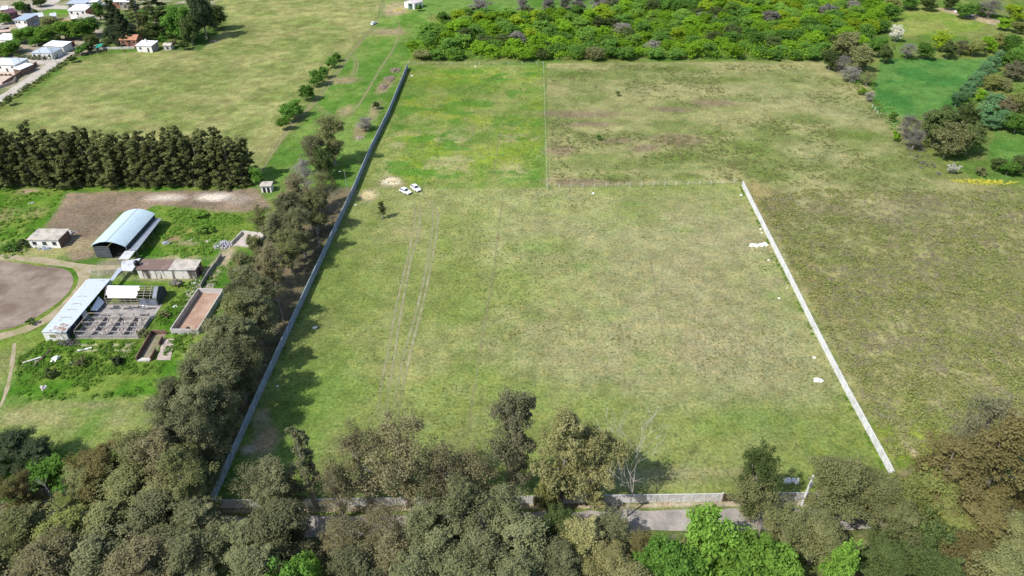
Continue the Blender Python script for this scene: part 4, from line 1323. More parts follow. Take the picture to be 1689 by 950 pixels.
# --- trees in front, along the wall and the gravel road: (apex px, apex py, row, width, shape, colour)
FRONT = [
    (487, 700, 80, 4.6, 'thin', 'grey'), (590, 712, 80, 12, 'airy', 'brown'), (655, 690, 80.3, 13, 'airy', 'brown'), (725, 738, 79, 11, 'airy', 'brown'),
    (775, 750, 79.5, 10, 'airy', 'brown'), (850, 652, 83, 9, 'euc', 'dkbrown'), (935, 676, 80, 9.5, 'euc', 'light'), (990, 710, 80, 10, 'euc', 'light'),
    (905, 775, 78, 5, 'round', 'pale'), (415, 772, 79.5, 7.5, 'airy', 'grey'), (450, 765, 79, 9, 'euc', 'grey'), (548, 765, 77.5, 7, 'airy', 'brown'),
    (1262, 740, 78.5, 7, 'euc', 'dkgreen'), (1256, 788, 77.2, 11, 'airy', 'olive'), (1395, 765, 79, 11, 'euc', 'olive'), (1428, 772, 79.5, 10, 'airy', 'olive'),
    (1545, 770, 79.5, 11, 'round', 'yolive'), (1600, 730, 79, 12, 'euc', 'rust'), (1655, 655, 86, 12, 'airy', 'dkbrown'), (1695, 690, 80, 12, 'euc', 'rust'), (1560, 790, 77, 10, 'euc', 'yolive'),
    (630, 845, 70, 9, 'airy', 'brown'), (560, 868, 69, 9, 'airy', 'brown'), (700, 838, 70, 8.5, 'euc', 'silver'), (762, 800, 71, 9.5, 'euc', 'silver'), (832, 815, 71, 8, 'euc', 'silver'),
    (860, 865, 67.5, 10, 'euc', 'silver'), (960, 865, 69, 9, 'euc', 'light'), (1005, 905, 66, 8, 'euc', 'light'), (450, 842, 70, 11, 'euc', 'grey'), (385, 872, 68.5, 9, 'euc', 'silver'),
    (1305, 848, 71.5, 9, 'euc', 'olive'), (1360, 868, 69, 9, 'euc', 'olive'), (1180, 862, 66.5, 10, 'round', 'bright'), (1235, 900, 64, 11, 'round', 'bright'), (1130, 918, 63, 9, 'round', 'green'),
    (1085, 903, 64.5, 8.5, 'round', 'green'), (1402, 896, 64.5, 5.5, 'round', 'bright'), (505, 918, 62.5, 6, 'round', 'bright'), (1290, 925, 62, 9, 'round', 'bright'), (1466, 795, 77.5, 9, 'euc', 'olive'), (1355, 845, 72, 8, 'airy', 'olive'), (1500, 800, 77, 8, 'airy', 'yolive'), (1470, 905, 66, 10, 'euc', 'dkgreen'),
    (1540, 865, 70, 9, 'round', 'dkgreen'), (1580, 850, 72, 10, 'euc', 'yolive'), (1640, 830, 72, 11, 'euc', 'rust'), (1690, 860, 69, 11, 'euc', 'olive'), (1495, 835, 73, 8, 'euc', 'olive'),
    (1620, 900, 66, 10, 'euc', 'rust'), (640, 895, 65, 10, 'airy', 'brown'), (720, 880, 66, 9, 'euc', 'silver'), (790, 880, 66, 9.5, 'euc', 'grey'), (580, 915, 63, 9, 'euc', 'grey'), (930, 905, 65, 8, 'euc', 'grey'),
    (918, 845, 72, 7, 'euc', 'dkgreen'), (1010, 850, 72, 6.5, 'euc', 'grey'), (1060, 880, 68, 5, 'airy', 'rust'),
    # towards the bottom edge
    (60, 905, 63, 11, 'euc', 'brown'), (140, 900, 64, 11, 'euc', 'grey'), (220, 905, 63, 11, 'euc', 'brown'), (300, 890, 65, 10, 'euc', 'grey'), (410, 915, 62, 10, 'euc', 'silver'),
    (680, 930, 61, 10, 'euc', 'silver'), (760, 935, 60.5, 10, 'euc', 'silver'), (850, 930, 61, 9, 'euc', 'silver'), (1040, 940, 60, 8, 'euc', 'light'), (1560, 925, 62, 10, 'euc', 'dkgreen'), (1670, 930, 61, 11, 'euc', 'olive'), (470, 940, 60, 8, 'round', 'green'),
    # left of the wall corner
    (160, 742, 84, 10, 'euc', 'rust'), (212, 727, 85, 11, 'euc', 'olive'), (262, 733, 84, 11, 'euc', 'brown'), (300, 748, 85, 10, 'euc', 'olive'), (315, 800, 78, 8, 'euc', 'olive'),
    (8, 715, 89, 9, 'euc', 'dark'), (48, 732, 88, 8, 'euc', 'dark'), (75, 755, 86, 9, 'round', 'green'), (112, 772, 85, 8, 'round', 'green'), (128, 775, 82, 8, 'euc', 'olive'), (28, 800, 82, 8, 'round', 'green'),
    (20, 845, 70, 10, 'euc', 'olive'), (95, 855, 70, 10, 'euc', 'yolive'), (160, 845, 71, 11, 'euc', 'olive'), (240, 825, 73, 11, 'euc', 'grey'), (310, 835, 72, 10, 'euc', 'grey'), (195, 790, 78, 10, 'euc', 'olive'), (265, 790, 78, 10, 'euc', 'olive'), (20, 790, 76.5, 7, 'euc', 'rust'),
    (-60, 760, 84, 11, 'euc', 'dark'), (-70, 870, 68, 11, 'euc', 'brown'), (1750, 800, 76, 12, 'euc', 'rust'), (1760, 900, 66, 12, 'euc', 'olive'),
]
for (px, py, row, w, sh, kd) in FRONT:
    x, y, h = apex(px, py, row)
    if row >= 76 and px < 345: g, lb = 'grove', 'trees in the grove beside the lower lawn'
    elif row >= 76: g, lb = 'wall', 'trees along the white front wall'
    elif row >= 67: g, lb = 'road', 'trees south of the gravel road'
    else: g, lb = 'edge', 'nearest trees below the gravel road'
    later((g, kd), px, SPECIES[sh], sh, kd, x, y, h, w, group=lb)

# --- the row beside the dark wall: (apex px, apex py, height, width, shape, colour)
ROW = [(540, 193, 17, 12, 'euc', 'olive'), (512, 222, 13, 10, 'euc', 'grey'), (528, 245, 11, 7, 'round', 'dkgreen'), (497, 262, 12, 8, 'airy', 'deadgrey'), (530, 282, 12, 8, 'airy', 'olive'), (480, 290, 14, 9, 'euc', 'brown'), (512, 312, 14, 9, 'euc', 'olive'),
       (470, 318, 15, 9, 'euc', 'grey'), (497, 345, 15, 9, 'euc', 'grey'), (432, 340, 10, 7, 'airy', 'olive'), (455, 352, 13, 8, 'euc', 'grey'), (478, 378, 13, 9, 'euc', 'olive'), (430, 388, 9, 6, 'round', 'olive'),
       (405, 415, 12, 8, 'euc', 'olive'), (450, 405, 13, 8, 'euc', 'brown'), (412, 440, 13, 9, 'euc', 'grey'), (438, 455, 14, 9, 'euc', 'grey'), (400, 462, 13, 8, 'euc', 'grey'), (395, 490, 15, 10, 'euc', 'olive'), (425, 480, 15, 10, 'euc', 'grey'),
       (372, 520, 15, 10, 'euc', 'grey'), (405, 525, 16, 10, 'euc', 'silver'), (350, 560, 15, 10, 'euc', 'silver'), (392, 562, 17, 10, 'euc', 'grey'), (325, 595, 15, 10, 'euc', 'silver'), (368, 600, 17, 11, 'euc', 'grey'), (300, 632, 15, 10, 'euc', 'grey'), (345, 640, 18, 11, 'euc', 'grey'),
       (375, 625, 17, 9, 'euc', 'grey'), (280, 660, 15, 9, 'airy', 'silver'), (318, 680, 18, 11, 'euc', 'grey'), (340, 690, 18, 9, 'euc', 'grey'), (285, 705, 18, 10, 'euc', 'brown'), (312, 738, 18, 9, 'euc', 'olive')]
for (px, py, h, w, sh, kd) in ROW:
    if py > 330: px -= 8 + 10 * min(1, (py - 330) / 250) + (10 if py > 600 else 0); w *= 0.9
    x, y, h = apex(px, py, h=h)
    later(('row', kd), -py, SPECIES[sh], sh, kd, x, y, h, w, group='trees in the row beside the dark wall')

# --- windbreak: two staggered rows
px = -95
i = 0
while px < 420:
    back = i % 2
    kd = 'wind'
    x, y = P(px, 306 - 9 * back + rnd.uniform(-2, 2))
    h = rnd.uniform(15.5, 21) - (2.0 if 195 < px < 225 or 325 < px < 345 else 0)
    later(('wind', back), px, 'windbreak_tree', 'col', kd, x, y, h, rnd.uniform(6.0, 8.4), group='trees of the dark windbreak')
    px += rnd.choice((8, 9, 10, 12, 17))
    i += 1

# --- far right: big trees round the small green fields
RIGHT = [(1560, 178, 14, 13, 'round', 'dkgreen'), (1598, 172, 14, 13, 'round', 'dkgreen'), (1577, 205, 12, 13, 'round', 'olive'), (1612, 205, 11, 11, 'round', 'dkgreen'), (1505, 190, 9, 8, 'airy', 'purple'), (1540, 183, 10, 8, 'airy', 'purple'), (1515, 215, 7, 8, 'airy', 'purple'),
         (1482, 215, 4, 5, 'bush', 'ygreen'), (1475, 185, 4, 5, 'bush', 'green'), (1402, 55, 11, 14, 'round', 'olive'), (1425, 78, 11, 13, 'round', 'olive'), (1375, 85, 8, 10, 'round', 'dkgreen'), (1448, 62, 9, 11, 'round', 'green'), (1465, 75, 8, 8, 'round', 'dkgreen'), (1395, 92, 7, 10, 'airy', 'purple'),
         (1408, 112, 6, 10, 'airy', 'deadgrey'), (1435, 118, 6, 7, 'airy', 'olive'), (1425, 145, 3, 5, 'bush', 'ygreen'), (1437, 152, 4, 5, 'airy', 'deadgrey'), (1502, 72, 7, 9, 'airy', 'purple'), (1530, 72, 7, 10, 'round', 'green'), (1557, 52, 9, 10, 'round', 'yellow'), (1570, 68, 8, 9, 'round', 'dkgreen'), (1590, 66, 7, 9, 'airy', 'brown'),
         (1612, 68, 7, 10, 'round', 'yolive'), (1635, 62, 7, 9, 'round', 'ygreen'), (1655, 55, 7, 9, 'round', 'yolive'), (1675, 60, 8, 11, 'round', 'green'), (1690, 75, 9, 10, 'round', 'green'), (1668, 85, 7, 8, 'round', 'green'), (1680, 102, 8, 10, 'round', 'dkbrown'), (1640, 125, 6, 9, 'round', 'yolive'),
         (1660, 130, 5, 8, 'round', 'olive'), (1625, 148, 5, 6, 'round', 'ygreen'), (1648, 155, 6, 9, 'round', 'teal'), (1632, 172, 6, 9, 'round', 'teal'), (1665, 165, 6, 9, 'round', 'brown'), (1685, 155, 7, 10, 'round', 'yolive'), (1660, 185, 6, 9, 'round', 'teal'), (1685, 190, 7, 10, 'round', 'green'), (1640, 192, 5, 8, 'round', 'teal'),
         (1640, 0, 9, 17, 'airy', 'deadgrey'), (1680, 8, 8, 12, 'round', 'yellow'), (1600, 5, 8, 12, 'round', 'green'), (1572, -5, 7, 9, 'round', 'dkgreen'), (1620, 8, 6, 8, 'round', 'green'), (1505, -6, 7, 12, 'round', 'green'), (1535, -4, 7, 11, 'round', 'dkgreen'), (1475, -4, 7, 11, 'round', 'yolive'), (1660, 30, 6, 9, 'round', 'ygreen'), (1685, 35, 6, 10, 'round', 'yolive'),
         (1650, 262, 4, 6, 'round', 'dkgreen'), (1668, 268, 4.5, 7, 'round', 'green'), (1690, 262, 5, 8, 'round', 'dkgreen'), (1620, 275, 3, 5, 'bush', 'olive'), (1720, 130, 9, 11, 'round', 'green'), (1730, 200, 8, 11, 'round', 'olive')]
for (px, py, h, w, sh, kd) in RIGHT:
    x, y, h = apex(px, py, h=h)
    later(('right', kd), px, SPECIES[sh] if sh != 'bush' else 'shrub', sh, kd, x, y, h, w, group='trees round the small green fields')
for k in range(9):                                   # leaning blue-green row
    t = k / 8
    x, y, h = apex(1585 + 66 * t, 150 - 66 * t, h=6.5)
    later(('poplar', 'teal'), 1585 + 66 * t, 'tree', 'round', 'teal', x, y, h, rnd.uniform(6, 7.5), group='blue green willows')
x, y, h = apex(1484, 42, h=8); tree('tree', 'tree in full white blossom between the wood and the clearing', 'round', 'white', x, y, h, 7)
x, y, h = apex(1575, 270, h=3.5); tree('tree', 'small bush with whitish blossom under the big dark trees', 'bush', 'white', x, y, h, 5, variant=1)

# --- lane shrubs and single trees
for (px, py, h, w, kd) in [(545, 94, 5, 6.5, 'green'), (533, 110, 5, 6, 'green'), (521, 116, 6.5, 8.5, 'green'), (504, 139, 6.5, 8.5, 'green'), (484, 166, 6.5, 8.5, 'green'), (472, 174, 6.5, 8, 'green'), (464, 193, 5, 6, 'weed'), (553, 87, 4, 5, 'green'), (620, 168, 3, 4, 'dkgreen')]:
    x, y, h = apex(px, py, h=h)
    later(('lane', 'green'), -py, 'tree', 'wood', kd, x, y, h, w, group='round trees along the grass lane')
x, y, h = apex(602, 195, h=4.5); tree('shrub', 'twiggy leafless shrub between the grass lane and dark wall', 'airy', 'deadgrey', x, y, h, 8, cat='shrub')
x, y, h = apex(628, 331, h=6); tree('tree', 'lone thin young tree standing in the open walled field', 'thin', 'dkgreen', x, y, h, 2.6)
for (px, py, h, w) in [(790, 0, 7, 13), (862, -4, 8, 8), (905, -3, 8, 10), (932, -8, 8, 8), (955, -5, 8, 9), (988, -6, 8, 11), (1010, -4, 7, 9)]:
    x, y, h = apex(px, py, h=h)
    later(('far', 'purple'), px, 'tree', 'euc', 'purple', x, y, h, w, group='grey leafless trees behind the wood')
x, y, h = apex(690, 6, h=4); tree('shrub', 'round green bush in front of the far homestead', 'bush', 'green', x, y, h, 6, cat='shrub')
for (px, py, kd, lb) in [(988, 222, 'green', 'small bright green shrub alone in the dry meadow'), (1020, 150, 'dkgreen', 'small dark shrub alone in the dry meadow')]:
    x, y, h = apex(px, py, h=2.2); tree('shrub', lb, 'bush', kd, x, y, h, 2.4, cat='shrub')

# --- town trees
TOWN = [(178, -2, 20, 14, 'cone', 'dark', 'broad dark cypress beside the green canopy'), (192, 14, 17, 11, 'cone', 'dark', 'shorter dark cypress leaning on the broad one'), (243, -18, 22, 21, 'tier', 'dkgreen', 'blue green cedar with level layered branches'), (215, -2, 16, 14, 'tier', 'olive', 'smaller olive cedar between cypress and brick house'),
        (285, 6, 17, 17, 'full', 'green', 'tall light green tree behind the small white house'), (306, 28, 13, 11, 'full', 'dkgreen', 'dark green tree below the light green one'), (322, -16, 23, 15, 'full', 'dark', 'tall nearly black tree at the meadow corner'), (350, 10, 12, 14, 'full', 'dkgreen', 'round grey green tree at the meadow corner'),
        (313, 48, 6, 6, 'airy', 'brown', 'small brownish tree at the foot of the black tree'), (212, 38, 7, 7, 'airy', 'purple', 'leafless purplish tree over the brick house'), (232, 46, 6, 6, 'full', 'pale', 'pale blossoming tree beside the white house chimney'), (254, 40, 6, 6, 'full', 'green', 'small green tree behind the white house roof'), (262, 20, 9, 6, 'airy', 'purple', 'leafless grey tree between cedar and green tree'),
        (28, 48, 7, 9, 'full', 'bright', 'leftmost green tree of the street garden row'), (43, 43, 8, 11, 'full', 'green', 'second green tree of the street garden row'), (68, 42, 8.5, 12, 'full', 'bright', 'third green tree of the street garden row'), (98, 34, 9, 14, 'full', 'bright', 'largest bright green tree behind the white roofed house'), (124, 30, 10, 14, 'full', 'bright', 'broad green tree just in front of the cypress'), (142, 30, 9, 12, 'full', 'green', 'green tree touching the cypress'),
        (78, 26, 8, 12, 'full', 'olive', 'dull green willow behind the two storey house'), (15, 66, 6, 11, 'full', 'green', 'green tree beside the white roof at the frame edge'), (2, 70, 6, 12, 'full', 'weed', 'green hedge tree in front of the white roof'), (30, 2, 6, 9, 'full', 'green', 'green tree by the upper town road'), (41, 5, 5, 6, 'full', 'dark', 'dark plum tree by the upper town road'), (4, 20, 6, 8, 'full', 'green', 'green tree near the dark red house'),
        (158, 4, 9, 9, 'euc', 'green', 'light green tree left of the cypress top'), (62, -4, 5, 9, 'full', 'dkgreen', 'dark tree along the far street'), (131, 72, 5, 10, 'bush', 'green', 'rounded green bush at the road bend'), (142, 70, 4.5, 9, 'bush', 'dkgreen', 'grey green bush behind the road bend'), (118, 92, 3, 6, 'bush', 'dkgreen', 'low hedge bush along the road edge'), (10, 158, 4, 5, 'bush', 'dkgreen', 'dark bush at the lower end of the street'), (56, 13, 3.5, 4, 'bush', 'green', 'small round bush on the town green'),
        (302, 68, 4, 8, 'bush', 'dkgreen', 'dark shrub beside the small ruined shed'), (285, 64, 4, 5, 'bush', 'brown', 'brownish shrub in front of the ruined shed'), (266, 55, 5, 6, 'bush', 'green', 'green shrub beside the small white house'), (215, 68, 2.5, 5, 'bush', 'green', 'low green shrub below the brick house'), (55, 62, 4, 7, 'full', 'green', 'low green garden tree between the street row and hedged house'), (90, 58, 4, 6, 'full', 'dkgreen', 'dark shrub behind the bright white sheet roof'), (148, 58, 6, 9, 'full', 'dkgreen', 'dark green tree between the bright row and the green canopy')]
for (px, py, h, w, sh, kd, lb) in TOWN:
    x, y, h = apex(px, py, h=h)
    tree('conifer_tree' if sh in ('cone', 'tier') else 'tree' if h > 4.5 else 'shrub', lb, sh, kd, x, y, h, w, cat='tree' if h > 4.5 else 'shrub')

# farmyard shrubs
for (px, py, h, w, kd, lb) in [(421, 276, 6.5, 5, 'green', 'green tree at the end of the windbreak beside the hut'), (190, 588, 2.2, 4, 'dark', 'dark shrub below the ruined pens'), (130, 592, 2, 3.5, 'olive', 'olive shrub in the overgrown allotment'), (80, 610, 2, 4, 'dkgreen', 'dark green shrub beside the footpath'), (49, 525, 1.8, 2.6, 'dkgreen', 'small shrub at the edge of the ploughed field'), (38, 395, 2.4, 5, 'dkgreen', 'shrub beside the small white house ruin'), (15, 402, 2, 6, 'green', 'wide green shrub by the small house ruin'), (268, 512, 2, 4.5, 'olive', 'olive shrub between the pens and walled yard'), (235, 545, 2, 4, 'olive', 'olive shrub at the corner of the ruined pens'), (288, 462, 1.8, 4, 'deadgrey', 'dry brush behind the long stained shed'), (335, 372, 2, 7, 'weed', 'wide weedy shrub on the rubble by the hangar'), (330, 350, 1.6, 6, 'weed', 'low green shrub at the soil edge')]:
    x, y, h = apex(px, py, h=h); tree('shrub' if h < 6 else 'tree', lb, 'bush' if h < 6 else 'round', kd, x, y, h, w, cat='shrub' if h < 6 else 'tree')

TEMPL = {'grove': '{o}{k} tree in the grove beside the lower lawn', 'wall': '{o}{k} tree along the front wall', 'road': '{o}{k} tree just below the gravel road', 'edge': '{o}{k} tree nearest the camera',
         'row': '{o}{k} tree in the row beside the dark wall', 'right': '{o}{k} tree round the small green fields', 'poplar': '{o}{k} willow in the slanting row beside the green field', 'lane': '{o}round {k} tree along the grass lane', 'far': '{o}{k} tree behind the wood', 'wind': '{o}columnar {k} tree in the {r} row of the windbreak'}


def plant_queue():
    for (g, kd), L in QUEUE.items():
        L.sort(key=lambda e: e[0])
        for i, (key, a, k) in enumerate(L):
            o = ''
            if len(L) > 1:
                o = ORD[i] + (' counted from nearest, ' if g in ('row', 'lane') else ' from the left, ')
            word = KINDWORD['wind' if g == 'wind' else kd]
            lb = TEMPL[g].format(o=o, k=word, r='back' if kd == 1 else 'front')
            tree(a[0], lb, *a[1:], **k)


plant_queue()

# --- the wood behind the meadows: single trees
WOODPX = [(668, 101), (900, 101), (1100, 99), (1210, 100), (1375, 101), (1440, 64), (1475, 30), (1450, 12), (1440, -22), (1010, -22), (1020, 10), (960, 28), (760, 30), (715, 45), (690, 70)]
WOOD = wp(WOODPX)
xs = [p[0] for p in WOOD]; ys = [p[1] for p in WOOD]
cand = np.stack([RNG.uniform(min(xs), max(xs), 9000), RNG.uniform(min(ys), max(ys), 9000)], 1)
cand = cand[sdist(WOOD, cand[:, 0], cand[:, 1]) > 1.0]
keep = []
for c in cand:
    if all((c[0] - k[0]) ** 2 + (c[1] - k[1]) ** 2 > 7.3 ** 2 for k in keep): keep.append(c)
keep.sort(key=lambda c: c[1])
WN = {'ygreen': 'yellow green leafy tree in the dense wood', 'green': 'mid green leafy tree in the dense wood', 'yellow': 'yellowish tree in fresh leaf in the dense wood', 'olive': 'dull olive tree in the dense wood', 'deadgrey': 'bare grey tree in the dense wood', 'dkgreen': 'dark green tree in the dense wood', 'bright': 'vivid green tree in the dense wood'}
for c in keep[:295]:
    n = float(fbm(np.array([c[0]]), np.array([c[1]]), 38, 301, 3)[0])
    front = c[1] < 345
    r = 0 if rnd.random() < 0.035 else max(0.08, rnd.random() + (n - 0.5) * 0.9)
    if front: kd = 'green' if r < .38 else 'dkgreen' if r < .5 else 'deadgrey' if r < .54 else 'ygreen' if r < .85 else 'olive'
    else: kd = 'deadgrey' if r < .02 else 'dkgreen' if r < .11 else 'green' if r < .36 else 'bright' if r < .56 else 'ygreen' if r < .90 else 'yellow'
    h = rnd.uniform(5.0, 8.0) * (0.8 if front else 1)
    shrub('tree', WN[kd], 'wood', kd, c[0], c[1], h, rnd.uniform(9.5, 13.0) * (0.9 if front else 1), WN[kd].replace('tree', 'trees', 1), 'tree')
print('wood trees', len(keep))


# ------------------------------------------------------------------ ground cover nobody could count
def scatter(name, poly, n, rad, nleaf, leaf, m, z=0.3, flat=0.6, dens=None, excl=(), label=None, wpoly=None, seed=1, up=1.3):
    rng = np.random.default_rng(seed)
    q = wpoly or wp(poly)
    xs = [p[0] for p in q]; ys = [p[1] for p in q]
    p = np.stack([rng.uniform(min(xs), max(xs), n), rng.uniform(min(ys), max(ys), n)], 1)
    ok = sdist(q, p[:, 0], p[:, 1]) > 0.3
    for e in excl: ok &= sdist(wp(e), p[:, 0], p[:, 1]) < -0.5
    if dens is not None: ok &= rng.random(n) < dens(p[:, 0], p[:, 1])
    p = p[ok]
    R = rng.uniform(rad[0], rad[1], len(p)) if len(p) else np.zeros(0)
    cen = np.concatenate([p, (R * z)[:, None]], 1)
    co, ti = leaf_quads(cen, R, nleaf, leaf, rng, flat, up)
    o = bpy.data.objects.new(name, quads_mesh(name, co, ti, LEAF[m]))
    COL.objects.link(o)
    return tag(o, label, name.replace('_', ' '), None, 'stuff')


SCRUBP = [(1248, 330), (1330, 312), (1560, 315), (1760, 312), (1800, 560), (1720, 720), (1530, 770), (1478, 765)]


def scrubdens(x, y):
    return 1 - 0.75 * np.exp(-((x - 118) / 42) ** 2 - ((y - 186) / 16) ** 2)


scatter('scrub', SCRUBP, 12000, (0.5, 1.6), 22, 0.22, 'scrub', 0.16, 0.27, lambda x, y: scrubdens(x, y) * (0.25 + 0.75 * sstep(0.36, 0.62, fbm(x, y, 7, 401, 4))), label='olive scrub covering the land beyond the white wall', seed=2, up=1.6)
scatter('scrub', SCRUBP, 9000, (0.4, 1.2), 18, 0.19, 'scrubgrey', 0.2, 0.3, lambda x, y: 0.15 + 0.85 * sstep(0.46, 0.62, fbm(x, y, 7, 405, 4)), label='dry grey brush among the olive scrub', seed=3, up=1.5)
scatter('scrub', SCRUBP, 2600, (0.9, 2.0), 46, 0.2, 'yolive', 0.25, 0.5, lambda x, y: scrubdens(x, y) * sstep(0.48, 0.62, fbm(x, y, 11, 407, 4)), label='taller green bushes standing up from the olive scrub', seed=21)
scatter('scrub', [(905, 108), (1390, 106), (1500, 225), (1560, 330), (1230, 300), (908, 305)], 9000, (0.35, 1.1), 12, 0.22, 'scrub', 0.2, 0.35, lambda x, y: sstep(0.5, 0.66, fbm(x, y, 14, 411, 4)), label='low scrub scattered over the dry meadow', seed=4, up=1.6)
scatter('grass', [(600, 315), (1215, 308), (1345, 545), (1470, 785), (1100, 815), (640, 815), (560, 560)], 11000, (0.14, 0.34), 6, 0.13, 'tuft', 0.3, 0.5, lambda x, y: 0.10 + 0.9 * sstep(0.45, 0.62, fbm(x, y, 18, 421, 4)) * sstep(-40, 10, x), label='dark grass tufts dotted over the walled field', seed=5)
scatter('grass', [(640, 112), (898, 112), (903, 303), (598, 305)], 4200, (0.2, 0.5), 6, 0.17, 'weed', 0.3, 0.5, lambda x, y: 0.15 + 0.85 * sstep(0.5, 0.62, fbm(x, y, 9, 431, 4)), label='green grass clumps in the upper field', seed=6)
YARD = [(-100, 306), (105, 318), (75, 372), (100, 400), (30, 428), (-100, 424)]
YARD2 = [(262, 342), (395, 352), (412, 385), (385, 430), (360, 470), (332, 430), (270, 425), (225, 422)]
YARD3 = [(28, 590), (75, 560), (230, 562), (280, 500), (330, 440), (365, 470), (335, 475), (282, 545), (330, 552), (255, 655), (20, 662)]
scatter('weeds', YARD, 900, (0.4, 1.1), 26, 0.2, 'weed', 0.3, 0.5, lambda x, y: sstep(0.35, 0.6, fbm(x, y, 8, 441, 4)), label='lush weeds at the windbreak end of the farmyard', seed=7)
scatter('weeds', YARD2, 1100, (0.4, 1.0), 26, 0.2, 'weed', 0.3, 0.5, lambda x, y: sstep(0.40, 0.6, fbm(x, y, 7, 443, 4)), label='lush weeds between the hangar and the rubble', seed=8)
scatter('weeds', YARD3, 2600, (0.4, 1.0), 26, 0.19, 'weed', 0.3, 0.5, lambda x, y: sstep(0.34, 0.58, fbm(x, y, 7, 447, 4)), excl=[[(240, 540), (285, 540), (262, 600), (222, 600)], [(125, 520), (262, 505), (232, 562), (120, 562)]], label='lush weeds and brambles round the ruined pens', seed=9)
scatter('undergrowth', [(345, 850), (1500, 842), (1750, 800), (1800, 980), (-80, 980), (-80, 880)], 2400, (0.5, 1.5), 30, 0.22, 'olive', 0.35, 0.6, lambda x, y: sstep(0.40, 0.58, fbm(x, y, 7, 451, 4)) * ((y < 73) | (y > 79.3)), label='low undergrowth beneath the roadside trees', seed=10)
scatter('undergrowth', WOODPX, 7500, (1.3, 2.9), 28, 0.30, 'ygreen', 1.1, 0.9, label='leafy undergrowth filling the wood', seed=12)
scatter('undergrowth', [(1595, 70), (1740, 60), (1740, 225), (1640, 210), (1600, 190), (1650, 110)], 700, (0.8, 1.9), 26, 0.3, 'yolive', 0.5, 0.8, label='undergrowth beside the blue green willows', seed=13)
scatter('undergrowth', [(1380, 108), (1445, 120), (1440, 160), (1470, 180), (1490, 215), (1470, 225), (1430, 165)], 260, (0.6, 1.5), 28, 0.25, 'green', 0.5, 0.7, label='green brambles along the meadow corner', seed=14)
scatter('undergrowth', [(1490, 225), (1520, 240), (1560, 290), (1530, 290), (1500, 262)], 60, (0.5, 1.1), 24, 0.2, 'deadgrey', 0.4, 0.6, label='dry brushwood under the big dark trees', seed=15)
scatter('flowers', [(1560, 297), (1600, 296), (1650, 298), (1690, 301), (1660, 306), (1600, 305)], 300, (0.3, 0.7), 20, 0.14, 'flower', 0.6, 0.6, label='bright yellow flowers in a strip under the big trees', seed=16)
scatter('hedge_growth', [(128, 84), (146, 78), (120, 100), (70, 135), (20, 168), (-10, 185), (-10, 172), (60, 130), (108, 98)], 420, (0.4, 1.0), 20, 0.22, 'dkgreen', 0.5, 0.7, label='rough growth along the edge of the street', seed=17)
scatter('leaf_litter', [(548, 312), (578, 314), (520, 440), (425, 645), (342, 815), (300, 760), (380, 560), (450, 400)], 2200, (0.2, 0.6), 8, 0.14, 'brown', 0.1, 0.3, lambda x, y: sstep(0.45, 0.6, fbm(x, y, 5, 461, 3)), label='leaf litter and dry twigs beneath the tree row', seed=18)


def strip_poly(pts, w0, w1):
    a, b = Vector(pts[0]), Vector(pts[-1])
    d = (b - a).normalized(); n = Vector((-d.y, d.x))
    return [tuple(Vector(p) + n * w0) for p in pts] + [tuple(Vector(p) + n * w1) for p in pts[::-1]]


patchy = lambda x, y: sstep(0.42, 0.6, fbm(x, y, 5, 471, 3))
for k, (pl, sd, lb) in enumerate([(LW, -1, 'weeds along the field side of the dark wall'), (RW, 1, 'weeds along the field side of the white wall'), (RW, -1, 'weeds along the scrub side of the white wall')]):
    scatter('weeds', None, 2600, (0.15, 0.45), 14, 0.12, 'weed' if k else 'green', 0.5, 0.7, patchy, label=lb, wpoly=strip_poly(pl, 0.1 * sd, 1.3 * sd), seed=30 + k)


